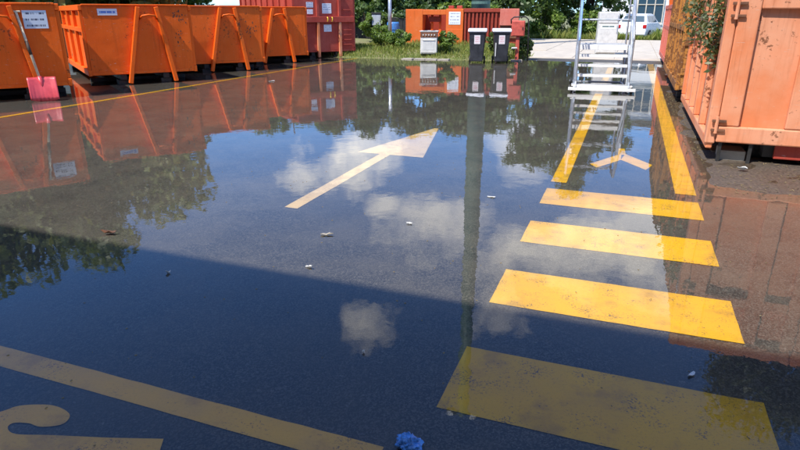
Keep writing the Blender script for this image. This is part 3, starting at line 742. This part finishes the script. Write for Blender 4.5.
# ------------------------------------------------------------------ rolling stairs
def stairs():
    root = thing('platform_stairs', 'white metal rolling platform stairs with handrails standing in the water', 'stairs', (-0.49, 13.15, 0), R(6))
    w2 = 0.50; n = 4; rise = 0.190; run = 0.185
    for k in range(n):
        z = 0.15 + rise * k; y = run * k; ww = 0.60 if k == 0 else w2
        t = MB().box(-ww, ww, y - (0.07 if k == 0 else 0.02), y + 0.20, z - 0.035, z).build('tread', 'tread_metal', root, 0.006)
        MB().box(-ww + 0.002, ww - 0.002, y - (0.07 if k == 0 else 0.02) - 0.008, y - (0.07 if k == 0 else 0.02) - 0.0005, z - 0.05, z - 0.003).build('nosing', 'white_steel', t, 0.002)
    yp = run * n; zp = 0.15 + rise * n
    MB().box(-w2, w2, yp - 0.04, yp + 0.85, zp - 0.05, zp).build('platform', 'tread_metal', root, 0.008)
    MB().box(-w2 + .01, w2 - .01, yp - 0.051, yp - 0.041, zp - 0.10, zp + 0.0).build('platform_edge', 'white_steel', root, 0.003)
    for sx in (-1, 1):
        x = sx * (w2 + 0.022)
        MB().bar((x, -0.10, 0.08), (x, yp, zp - 0.03), 0.035, 0.11, up=(0, -1, 1)).build('stringer', 'galvanised', root, 0.005)
        MB().tube([(x, yp + 0.80, 0.06), (x, yp + 0.80, zp + 1.05)], 0.020, 8).build('post', 'galvanised', root)
        MB().tube([(x, yp + 0.02, 0.06), (x, yp + 0.02, zp + 1.05)], 0.020, 8).build('post', 'galvanised', root)
        MB().tube([(x, -0.02, 0.12), (x, -0.02, 1.02)], 0.020, 8).build('post', 'galvanised', root)
        MB().tube([(x, -0.02, 1.02), (x, 0.06, 1.12), (x, yp, zp + 1.05), (x, yp + 0.80, zp + 1.05)], 0.025, 8).build('handrail', 'blue_steel' if sx < 0 else 'galvanised', root, smooth=True)
        MB().tube([(x, -0.02, 0.55), (x, yp, zp + 0.50), (x, yp + 0.80, zp + 0.50)], 0.017, 8).build('mid_rail', 'galvanised', root)
        MB().bar((x, -0.14, 0.045), (x, yp + 0.95, 0.045), 0.045, 0.05).build('base_rail', 'galvanised', root, 0.005)
        MB().tube([(x, yp + 0.77, 0.10), (x, yp + 0.05, zp - 0.08)], 0.014, 6).build('brace', 'galvanised', root)
        MB().tube([(x, -0.02, 0.78), (x, yp, zp + 0.78), (x, yp + 0.80, zp + 0.78)], 0.014, 8).build('mid_rail', 'galvanised', root)
        MB().tube([(x, yp + 0.05, 0.10), (x, yp + 0.77, zp - 0.08)], 0.014, 6).build('brace', 'galvanised', root)
        for y in (-0.06, yp + 0.86):
            xx = x + sx * 0.065
            wl = MB().tube([(xx - 0.022, y, 0.055), (xx + 0.022, y, 0.055)], 0.07, 16).build('wheel', 'dark_rubber', root, 0.008)
            MB().tube([(xx - 0.03, y, 0.055), (xx + 0.03, y, 0.055)], 0.028, 10).build('hub', 'galvanised', wl)
    for z in (zp + 0.50, zp + 1.05):
        MB().tube([(-w2 - 0.02, yp + 0.80, z), (w2 + 0.02, yp + 0.80, z)], 0.020, 8).build('guard_rail', 'galvanised', root)
    MB().bar((-w2, yp + 0.8, 0.05), (w2, yp + 0.8, 0.05), 0.04, 0.04).build('base_rail', 'galvanised', root, 0.004)
    MB().bar((-0.66, -0.12, 0.07), (0.66, -0.12, 0.07), 0.05, 0.06).build('base_rail', 'white_steel', root, 0.006)
stairs()

# ------------------------------------------------------------------ bins, stove, post box, mast, press
def wheelie_bin():
    root = thing('wheelie_bin', 'left of two black wheelie bins with pale lids at the water edge', 'bin', group='two black wheelie bins')
    # tapered body
    a, b = 0.20, 0.26; c, d = 0.22, 0.29
    V = [(-a, -c, 0.05), (a, -c, 0.05), (a, c, 0.05), (-a, c, 0.05), (-b, -d, 0.93), (b, -d, 0.93), (b, d, 0.93), (-b, d, 0.93)]
    MB().add(V, [(3, 2, 1, 0), (4, 5, 6, 7), (0, 1, 5, 4), (1, 2, 6, 5), (2, 3, 7, 6), (3, 0, 4, 7)]).build('body', 'bin_plastic', root, 0.025)
    MB().box(-0.285, 0.285, -0.315, 0.315, 0.925, 0.965).build('rim', 'bin_plastic', root, 0.012)
    prof = [(-0.335, 0.966), (-0.335, 1.015), (-0.20, 1.065), (0.10, 1.075), (0.30, 1.045), (0.345, 0.966)]
    lid = MB().prism([(y, z) for y, z in prof], 'x', -0.30, 0.30).build('lid', 'lid_plastic', root, 0.04)
    MB().tube([(-0.22, 0.37, 0.98), (0.22, 0.37, 0.98)], 0.018, 8).build('handle', 'bin_plastic', root)
    for sx in (-1, 1):
        wl = MB().tube([(sx * 0.215, 0.25, 0.10), (sx * 0.265, 0.25, 0.10)], 0.10, 18).build('wheel', 'dark_rubber', root, 0.012)
        MB().tube([(sx * 0.26, 0.25, 0.10), (sx * 0.27, 0.25, 0.10)], 0.045, 12).build('hub', 'grey_plastic', wl)
    st = MB().box(0, 0.19, -0.004, 0, 0, 0.27).build('sticker', 'sticker_print', root, 0, loc=(-0.09, -0.2725, 0.60)); st.rotation_euler = (R(4.5), 0, 0)
    return root
b1 = wheelie_bin(); b2 = copy_tree(b1)
b1.location = (-4.73, 19.75, 0.0); b1.rotation_euler = (0, 0, R(11)); b2.location = (-3.99, 19.95, 0.0); b2.rotation_euler = (0, 0, R(15))
b2['label'] = 'right of two black wheelie bins with pale lids at the water edge'
st = MB().box(0, 0.035, -0.004, 0, 0, 0.42).build('drip_stain', 'paper', b2, 0, loc=(-0.20, -0.262, 0.22)); st.rotation_euler = (R(4.5), 0, R(0)); st['label'] = 'whitish run down the front'

def stove():
    x, y = -6.88, 21.3; root = thing('stove', 'old white kitchen stove dumped on the grass bank', 'stove', (x, y, bank_h(x, y) - 0.03), R(14))
    MB().box(-0.30, 0.30, -0.28, 0.30, 0.06, 0.82).build('body', 'enamel_white', root, 0.012)
    dr = MB().box(-0.285, 0.285, -0.315, -0.281, 0.10, 0.60).build('door', 'enamel_white', root, 0.01)
    MB().box(-0.20, 0.20, -0.320, -0.3155, 0.20, 0.46).build('window', 'paper', dr, 0.006)
    MB().tube([(-0.22, -0.317, 0.555), (-0.22, -0.345, 0.555), (0.22, -0.345, 0.555), (0.22, -0.317, 0.555)], 0.011, 6).build('handle', 'galvanised', dr)
    MB().box(-0.298, 0.298, -0.310, -0.281, 0.63, 0.80).build('control_panel', 'rust_brown', root, 0.006)
    for i in range(5): MB().tube([(-0.2 + 0.1 * i, -0.3105, 0.715), (-0.2 + 0.1 * i, -0.338, 0.715)], 0.024, 10).build('knob', 'enamel_white', root)
    MB().box(-0.33, 0.33, -0.32, 0.32, 0.821, 0.85).build('hob', 'enamel_white', root, 0.008)
    for sx in (-1, 1):
        for sy in (-1, 1): MB().tube([(sx * 0.14, sy * 0.14, 0.851), (sx * 0.14, sy * 0.14, 0.862)], 0.075, 16).build('burner', 'black_steel', root)
        MB().box(sx * .24 - .03, sx * .24 + .03, -0.25, 0.25, 0.0, 0.059).build('foot', 'black_steel', root)
stove()
def post_box():
    x, y = -3.62, 20.95; root = thing('hose_cabinet', 'faded red cabinet on a stand inside a black tube frame, beside the bins', 'cabinet', (x, y, max(0.0, bank_h(x, y))), R(12))
    MB().box(-0.24, 0.20, -0.12, 0.12, 0.80, 1.30).build('box', 'hydrant_red', root, 0.02)
    MB().box(-0.215, 0.175, -0.136, -0.121, 0.825, 1.275).build('door', 'hydrant_red', root, 0.012)
    MB().box(0.11, 0.14, -0.155, -0.137, 1.02, 1.10).build('latch', 'black_steel', root, 0.004)
    MB().box(-0.07, 0.05, -0.06, 0.06, 0.0, 0.80).build('stand', 'hydrant_red', root, 0.015)
    MB().box(-0.20, 0.18, -0.16, 0.16, -0.05, 0.04).build('base', 'kerb_stone', root, 0.01)
    MB().tube([(-0.03, -0.10, 0.42), (-0.20, -0.16, 0.42)], 0.035, 8).build('outlet', 'enamel_white', root)
    MB().tube([(-0.25, 0.0, 1.20), (-0.27, 0, 1.33), (-0.18, 0, 1.41), (0.2, 0, 1.42), (0.30, 0, 1.34), (0.33, 0, 0.9), (0.36, 0, -0.05)], 0.022, 8).build('tube_frame', 'black_steel', root, smooth=True)
post_box()
# green mast
mast = thing('lighting_mast', 'tall tapered green steel mast rising behind the orange press, mirrored in the water', 'mast', (-6.62, 28.0, 0))
MB().tube([(0, 0, -0.2), (0, 0, 6), (0, 0, 13), (0, 0, 20.3)], [0.44, 0.40, 0.33, 0.25], 20).build('shaft', 'green_steel', mast, smooth=True)
MB().tube([(0, 0, 0.0), (0, 0, 0.30)], 0.60, 20).build('base_flange', 'green_steel', mast, 0.02)
for z in (1.9, 8.5, 15.0): MB().tube([(0, 0, z), (0, 0, z + 0.12)], 0.445 - 0.0085 * z, 20).build('band', 'green_steel', mast, 0.01)
hd = MB().box(-0.9, 0.9, -0.08, 0.08, 20.2, 20.35).build('lamp_bracket', 'green_steel', mast, 0.01)
for sx in (-0.65, 0.65): MB().box(sx - 0.22, sx + 0.22, -0.35, -0.09, 20.05, 20.4).build('floodlight', 'galvanised', mast, 0.03)
lp = thing('steel_post', 'slim light grey post standing on the bank left of the orange press', 'post', (-9.95, 25.2, 0.2))
MB().tube([(0, 0, -0.2), (0, 0, 1.2), (0, 0, 2.45)], [0.085, 0.08, 0.075], 12).build('shaft', 'galvanised', lp, smooth=True)
MB().tube([(0, 0, 0.0), (0, 0, 0.10)], 0.14, 12).build('base_flange', 'galvanised', lp)
MB().tube([(0, 0, 2.45), (0, 0, 2.50)], 0.09, 12).build('cap', 'galvanised', lp)

def press():
    y = 24.6; root = thing('waste_press', 'orange and dark red waste press container behind the stove and bins', 'press', (-9.0, y, 0.10), R(9))
    Ht = 1.58
    # orange press head (recessed charging bay)
    MB().box(0.0, 0.72, 0.0, 1.9, 0.0, Ht).build('press_housing', 'press_orange', root, 0.02)
    MB().box(0.722, 1.70, 0.75, 1.9, 0.0, Ht - 0.04).build('charging_bay', 'press_red', root, 0.015)
    MB().box(0.722, 1.70, 0.02, 0.749, 0.0, 0.62).build('bay_sill', 'press_orange', root, 0.015)
    MB().box(0.722, 1.70, 0.0, 0.30, Ht - 0.22, Ht - 0.02).build('bay_lintel', 'press_orange', root, 0.015)
    for x in (1.02, 1.36): MB().box(x, x + 0.10, 0.32, 0.40, 0.621, Ht - 0.221).build('bay_bar', 'press_orange', root, 0.01)
    MB().box(0.95, 1.45, 0.22, 0.30, 1.08, 1.30).build('bay_flap', 'press_red', root, 0.01)
    MB().box(1.702, 2.42, -0.02, 1.9, 0.0, Ht + 0.02).build('control_housing', 'press_orange', root, 0.02)
    MB().box(1.712, 2.41, -0.035, -0.021, 0.05, 0.80).build('service_door', 'press_orange', root, 0.008)
    plate(root, 1.82, 2.30, 0.98, 1.48, 'white_print', -0.021, lab='white notice board')
    # dark red ribbed storage body
    MB().box(2.43, 4.65, 0.12, 1.85, 0.0, Ht).build('storage_body', 'press_red', root, 0.015)
    for k in range(9):
        x = 2.46 + k * 0.157
        MB().box(x, x + 0.075, 0.03, 0.119, 0.10, Ht - 0.12).build('rib', 'press_red', root, 0.01)
    MB().box(2.43, 3.90, 0.0, 0.119, Ht - 0.118, Ht + 0.03).build('top_rail', 'press_red', root, 0.012)
    MB().box(3.90, 4.66, -0.02, 0.119, 0.95, Ht + 0.02).build('hood', 'pink_paint', root, 0.015)
    MB().box(3.93, 4.64, 0.04, 0.119, 0.45, 0.93).build('hatch', 'rust_brown', root, 0.01)
    for x in (0.1, 4.4): MB().box(x, x + 0.15, 0.1, 1.8, -0.25, -0.001).build('skid', 'black_steel', root)
    for (x, z) in ((1.75, 1.62), (2.1, 1.62)): MB().box(x, x + 0.22, 0.3, 0.6, Ht + 0.021, z + 0.10).build('roof_box', 'dark_red_paint', root, 0.02)
press()
# things left of the press: dark fence, water tank on stand, blue barrel
def fence():
    root = thing('board_fence', 'dark grey board fence under the trees left of the orange press', 'fence', (-17.5, 27.6, 0.15), R(4))
    b0 = MB().box(-0.14, 0.14, -0.012, 0.012, 0, 1.15).build('board', 'black_steel', root, 0.004, loc=(0.15, 0, 0))
    for k in range(1, 26):
        b = b0.copy(); C.objects.link(b); b.location = (0.15 + 0.295 * k, 0.004 * (k % 3), 0.015 * ((k * 7) % 4)) 
    for z in (0.25, 0.9): MB().box(0, 7.7, 0.02, 0.06, z, z + 0.09).build('rail', 'black_steel', root)
    for k in range(4): MB().box(k * 2.5, k * 2.5 + 0.09, 0.062, 0.15, -0.2, 1.2).build('post', 'black_steel', root)
fence()
ck = thing('tool_cabinet', 'grey box with dark top on a black stand before the dark fence', 'cabinet', (-10.75, 25.6, 0.15), R(20))
MB().box(-0.20, 0.20, -0.13, 0.13, 0.85, 1.32).build('box', 'grey_plastic', ck, 0.03)
MB().box(-0.22, 0.22, -0.15, 0.15, 1.321, 1.40).build('lid', 'black_steel', ck, 0.02)
MB().box(-0.16, 0.16, -0.10, 0.10, 0.0, 0.849).build('stand', 'black_steel', ck, 0.02)
bb = thing('barrel', 'blue plastic barrel right of the grey box on its stand', 'barrel', (-10.15, 26.1, 0.2))
MB().tube([(0, 0, 0), (0, 0, 0.1), (0, 0, 0.35), (0, 0, 0.65), (0, 0, 0.88), (0, 0, 0.95)], [0.25, 0.28, 0.30, 0.30, 0.28, 0.25], 20).build('body', 'blue_plastic', bb, smooth=True)
for z in (0.32, 0.62): MB().tube([(0, 0, z), (0, 0, z + 0.05)], 0.315, 20).build('hoop', 'blue_plastic', bb)
MB().tube([(0.1, 0.05, 0.95), (0.1, 0.05, 0.985)], 0.035, 10).build('bung', 'black_steel', bb)
# grey sheet fence behind the orange row
gf = thing('sheet_fence', 'grey sheet metal fence behind the orange containers', 'fence', (-27, 17.5, 0), R(38))
p0 = MB().box(0, 0.98, -0.02, 0.02, 0.0, 1.85).build('panel', 'fence_grey', gf, 0.006)
for k in range(1, 17):
    p_ = p0.copy(); C.objects.link(p_); p_.location = (k * 1.02, 0, 0.01 * (k % 3))
for k in range(9): MB().box(k * 2.04 - 0.05, k * 2.04 + 0.01, 0.021, 0.08, -0.2, 1.95).build('post', 'fence_grey', gf)

# ------------------------------------------------------------------ far end: fridge, car, white building
fr_ = thing('fridge', 'white fridge with dark lettering standing behind the stairs', 'fridge', (-0.93, 24.5, 0.06), R(8))
MB().box(-0.36, 0.36, -0.30, 0.32, 0.04, 1.52).build('body', 'enamel_white', fr_, 0.03)
dr = MB().box(-0.355, 0.355, -0.355, -0.301, 0.08, 1.10).build('door', 'enamel_white', fr_, 0.02)
MB().box(-0.355, 0.355, -0.355, -0.301, 1.12, 1.50).build('freezer_door', 'enamel_white', fr_, 0.02)
MB().box(0, 0.56, -0.004, 0, 0, 0.16).build('lettering_plate', 'fridge_print', fr_, 0, loc=(-0.28, -0.3560, 0.93))
for z0, z1 in ((0.8, 1.05), (1.2, 1.4)): MB().box(0.29, 0.32, -0.39, -0.356, z0, z1).build('handle', 'grey_plastic', fr_, 0.006)
for sx in (-1, 1): MB().box(sx * 0.28 - 0.03, sx * 0.28 + 0.03, -0.25, 0.28, -0.005, 0.039).build('foot', 'black_steel', fr_)

def car():
    root = thing('parked_car', 'white hatchback parked before the white building, seen through the stairs', 'car', (0.35, 40.5, 0.0), R(-14))
    # body: cross-sections along the length (y), half-widths by height
    prof = [(-2.0, 0.30, 0.86, 0.78), (-1.92, 0.24, 0.98, 0.84), (-1.2, 0.20, 1.00, 0.88), (0.8, 0.20, 0.98, 0.88), (1.6, 0.22, 0.84, 0.84), (2.0, 0.32, 0.68, 0.72)]
    V = []; F = []
    for (y, z0, z1, hw) in prof:
        V += [(-hw * .94, y, z0), (hw * .94, y, z0), (hw, y, (z0 + z1) / 2), (hw * 0.95, y, z1), (-hw * 0.95, y, z1), (-hw, y, (z0 + z1) / 2)]
    n = 6
    for i in range(len(prof) - 1):
        for k in range(n): F.append((i * n + k, i * n + (k + 1) % n, (i + 1) * n + (k + 1) % n, (i + 1) * n + k))
    F += [tuple(range(n))[::-1], tuple(range((len(prof) - 1) * n, len(prof) * n))]
    MB().add(V, F).build('body', 'car_white', root, 0.04, smooth=False)
    gh_ = [(-1.90, 0.97, 0.80), (-1.55, 1.40, 0.62), (-1.2, 1.47, 0.60), (-0.2, 1.48, 0.60), (0.25, 1.42, 0.62), (1.0, 0.97, 0.80)]
    V = []; F = []
    for (y, z, hw) in gh_: V += [(-hw, y, z), (hw, y, z)]
    for (y, z, hw) in gh_: V += [(-0.80, y, 0.93), (0.80, y, 0.93)]
    m = len(gh_)
    for i in range(m - 1):
        F += [(2 * i, 2 * i + 1, 2 * i + 3, 2 * i + 2), (2 * i, 2 * i + 2, 2 * m + 2 * i + 2, 2 * m + 2 * i), (2 * i + 1, 2 * m + 2 * i + 1, 2 * m + 2 * i + 3, 2 * i + 3)]
    F += [(0, 2 * m, 2 * m + 1, 1)]
    MB().add(V, F).build('cabin_roof', 'car_white', root, 0.02)
    MB().add([(-0.64, -1.865, 1.04), (0.64, -1.865, 1.04), (0.54, -1.60, 1.365), (-0.54, -1.60, 1.365), (-0.64, -1.845, 1.04), (0.64, -1.845, 1.04), (0.54, -1.58, 1.365), (-0.54, -1.58, 1.365)],
             [(0, 1, 2, 3), (7, 6, 5, 4), (0, 4, 5, 1), (1, 5, 6, 2), (2, 6, 7, 3), (3, 7, 4, 0)]).build('rear_window', 'window_glass', root)
    for sx in (-1, 1):
        for a, b in ((-1.35, -0.42), (-0.36, 0.45)):
            MB().add([(sx * 0.800, a, 1.0), (sx * 0.800, b + .1, 1.0), (sx * 0.66, b - 0.05, 1.36), (sx * 0.66, a + 0.05, 1.36)], [(0, 1, 2, 3)]).build('side_window', 'window_glass', root)
        MB().box(sx * 0.72 - 0.10, sx * 0.72 + 0.10, -2.03, -1.96, 0.68, 0.88).build('tail_light', 'red_glass', root, 0.02)
        for y in (-1.25, 1.3):
            wl = MB().tube([(sx * 0.70, y, 0.30), (sx * 0.89, y, 0.30)], 0.30, 22).build('wheel', 'tyre', root, 0.03)
            MB().tube([(sx * 0.88, y, 0.30), (sx * 0.90, y, 0.30)], 0.19, 18).build('rim', 'rim_alloy', wl)
    MB().box(-0.8, 0.8, -2.06, -1.98, 0.32, 0.55).build('bumper', 'car_white', root, 0.04)
    MB().box(-0.26, 0.26, -2.068, -2.061, 0.40, 0.51).build('number_plate', 'paper', root)
car()
def white_building():
    y = 52; root = thing('white_building', 'white building with dark blue window bands beyond the stairs', 'building', (-2.6, y, 0))
    MB().box(0, 16, 0.2, 10, -0.2, 7.0).build('wall', 'wall_white', root, 0.02)
    MB().box(-0.3, 16.3, -0.2, 10.3, 7.001, 7.35).build('roof', 'roof_sheet', root, 0.03)
    MB().box(0, 16, 0.14, 0.199, -0.2, 0.45).build('plinth', 'wall_grey', root, 0.01)
    for k in range(6):
        for (z0, z1) in ((0.75, 2.9), (4.2, 6.2)):
            x = 2.65 + k * 2.3
            f = MB().box(x, x + 1.9, 0.10, 0.199, z0, z1).build('window', 'window_glass', root, 0.01)
            for j in range(4): MB().box(x + j * 0.62 - 0.02, x + j * 0.62 + 0.06, 0.05, 0.099, z0, z1).build('frame', 'wall_grey', f)
            MB().box(x - 0.05, x + 1.95, 0.02, 0.199, z0 - 0.09, z0 - 0.005).build('sill', 'wall_white', f)
            for zz in (z0 + 0.01, z0 + (z1 - z0) * 0.62, z1 - 0.07): MB().box(x, x + 1.9, 0.051, 0.098, zz, zz + 0.06).build('frame', 'wall_grey', f)
white_building()

# ------------------------------------------------------------------ building behind the viewer (its shadow lies across the foreground)
bh = thing('service_building', 'grey service building behind the viewer that shades the foreground water', 'building', (0, -1.6, 0))
HB = (3.0 + 1.6) / abs(SUN.y) * math.tan(EL)
MB().box(-22, 14, -9, -0.25, -0.2, HB - 0.25).build('wall', 'wall_grey', bh, 0.02)
MB().box(-22.4, 14.4, -9.4, 0.0, HB - 0.249, HB).build('roof', 'roof_sheet', bh)
for k in range(9):
    x = -20 + k * 3.6
    wn = MB().box(x, x + 1.6, -0.249, -0.18, 1.0, 2.5).build('window', 'window_glass', bh, 0.01)
    MB().box(x - 0.06, x + 1.66, -0.249, -0.12, 0.9, 0.99).build('sill', 'wall_white', wn, 0.006)
    MB().box(x + 0.77, x + 0.83, -0.179, -0.16, 1.0, 2.5).build('frame', 'wall_white', wn)

# ------------------------------------------------------------------ litter on the water and mud
def flake(name, label, cat, loc, pts, mat, rz=0, th=0.004, curl=0.02, kids=()):
    """small thin crumpled piece: fan of triangles with lifted edge, real thickness"""
    n = len(pts); rng = random.Random(int(loc[0] * 997 + loc[1] * 131))
    top = [(0, 0, th)] + [(x, y, th + rng.uniform(0, curl)) for x, y in pts]; bot = [(a, b, c - th) for a, b, c in top]
    F = [(0, 1 + i, 1 + (i + 1) % n) for i in range(n)] + [(n + 1, n + 2 + (i + 1) % n, n + 2 + i) for i in range(n)] + [(1 + i, n + 2 + i, n + 2 + (i + 1) % n, 1 + (i + 1) % n) for i in range(n)]
    o = MB().add(top + bot, F).build(name, mat, None, loc=loc); o.rotation_euler = (0, 0, rz); return tag(o, label, cat)
def blob(r, n=9, e=0.6, seed=0):
    rng = random.Random(seed); return [(r * rng.uniform(0.6, 1.1) * math.cos(t * 6.283 / n), e * r * rng.uniform(0.6, 1.1) * math.sin(t * 6.283 / n)) for t in range(n)]
flake('dead_leaf', 'reddish brown dead leaf on the water at left, on the shadow edge', 'leaf', (-3.52, 3.13, 0.001), blob(0.065, 9, 0.4, 1), 'dead_leaf', 0.3, curl=0.03)
flake('paper_scrap', 'crumpled grey paper scrap floating below the pale arrow', 'litter', (-1.97, 3.67, 0.001), blob(0.050, 12, 0.38, 2), 'kerb_stone', 0.4, curl=0.014)
flake('paper_scrap', 'small white scrap floating just above the shadow edge, left of the mast reflection', 'litter', (-1.80, 3.10, 0.001), blob(0.026, 9, 0.45, 3), 'paper', 0.1, curl=0.010)
flake('paper_scrap', 'small white scrap floating beside the mast reflection', 'litter', (-1.47, 4.12, 0.001), blob(0.027, 9, 0.4, 4), 'paper', 0.2, curl=0.010)
flake('paper_scrap', 'pale grey scrap between the two nearest crossing bars', 'litter', (0.44, 2.64, 0.001), blob(0.026, 9, 0.4, 5), 'grey_plastic', 0.9, curl=0.008)
flake('paper_scrap', 'tiny white scrap in the dark blue water at left', 'litter', (-2.60, 2.70, 0.001), blob(0.018, 7, 0.6, 6), 'paper', 0.9)
flake('paper_scrap', 'tiny scrap floating near the middle of the dark blue water', 'litter', (-1.05, 2.28, 0.001), blob(0.010, 7, 0.6, 7), 'paper', 0.3)
flake('paper_scrap', 'white scrap beneath the large orange container', 'litter', (1.24, 6.86, 0.018), blob(0.065, 9, 0.7, 8), 'paper', 0.3, curl=0.04)
flake('paper_scrap', 'small white slip floating left of the farthest crossing bar', 'litter', (-1.02, 5.05, 0.001), blob(0.05, 9, 0.28, 14), 'paper', 0.0, curl=0.006)
flake('paper_scrap', 'white scrap on the water before the scratched orange container', 'litter', (-8.0, 12.5, 0.001), blob(0.09, 8, 0.6, 10), 'paper', 0.2)
# crumpled blue bag
rng = random.Random(4); V = [];  nseg, nr = 40, 20
for j in range(nr + 1):
    ph = math.pi * j / nr
    for i in range(nseg):
        t = 6.283 * i / nseg; d = Vector((math.sin(ph) * math.cos(t), math.sin(ph) * math.sin(t), math.cos(ph)))
        k = 1 + 0.55 * mnoise.noise(d * 2.6) + 0.35 * mnoise.noise(d * 6.1)
        k += 0.3 * mnoise.noise(d * 13); V.append((d.x * 0.046 * k, d.y * 0.036 * k, max(-0.010, d.z * 0.028 * k + 0.004)))
F = [(j * nseg + i, j * nseg + (i + 1) % nseg, (j + 1) * nseg + (i + 1) % nseg, (j + 1) * nseg + i) for j in range(nr) for i in range(nseg)]
o = MB().add(V, F).build('plastic_bag', 'blue_plastic', None, smooth=True, loc=(-0.62, 1.745, 0)); tag(o, 'crumpled blue plastic scrap at the bottom picture edge', 'litter')
# twigs, straw and leaf bits in the mud by the right containers; specks on the water
rngn = np.random.default_rng(12); mb = MB()
for _ in range(1500):
    y = rngn.uniform(5.9, 13.5); x = rngn.uniform(0.75, 2.6) if y < 7.4 else rngn.uniform(0.75, 1.35)
    z = max(0.0, gh(x, y)) + 0.004; a = rngn.uniform(0, 6.28); l = rngn.uniform(0.008, 0.04); r = rngn.uniform(0.001, 0.003)
    mb.bar((x, y, z), (x + l * math.cos(a), y + l * math.sin(a), z + rngn.uniform(0, 0.012)), r * 2.4, r)
tag(mb.build('plant_litter', 'straw'), 'straw and twig litter in the mud beside the right containers', 'litter', kind='stuff')
mb = MB()
for _ in range(800):
    x = rngn.uniform(-9, 2.2); y = 1.3 + 12 * rngn.random() ** 1.6; l = rngn.uniform(0.003, 0.012); a = rngn.uniform(0, 3.14)
    mb.bar((x, y, 0.001), (x + l * math.cos(a), y + l * math.sin(a), 0.002), l * 0.6, 0.0016)
tag(mb.build('floating_specks', 'straw'), 'tiny specks of debris floating on the water', 'litter', kind='stuff')
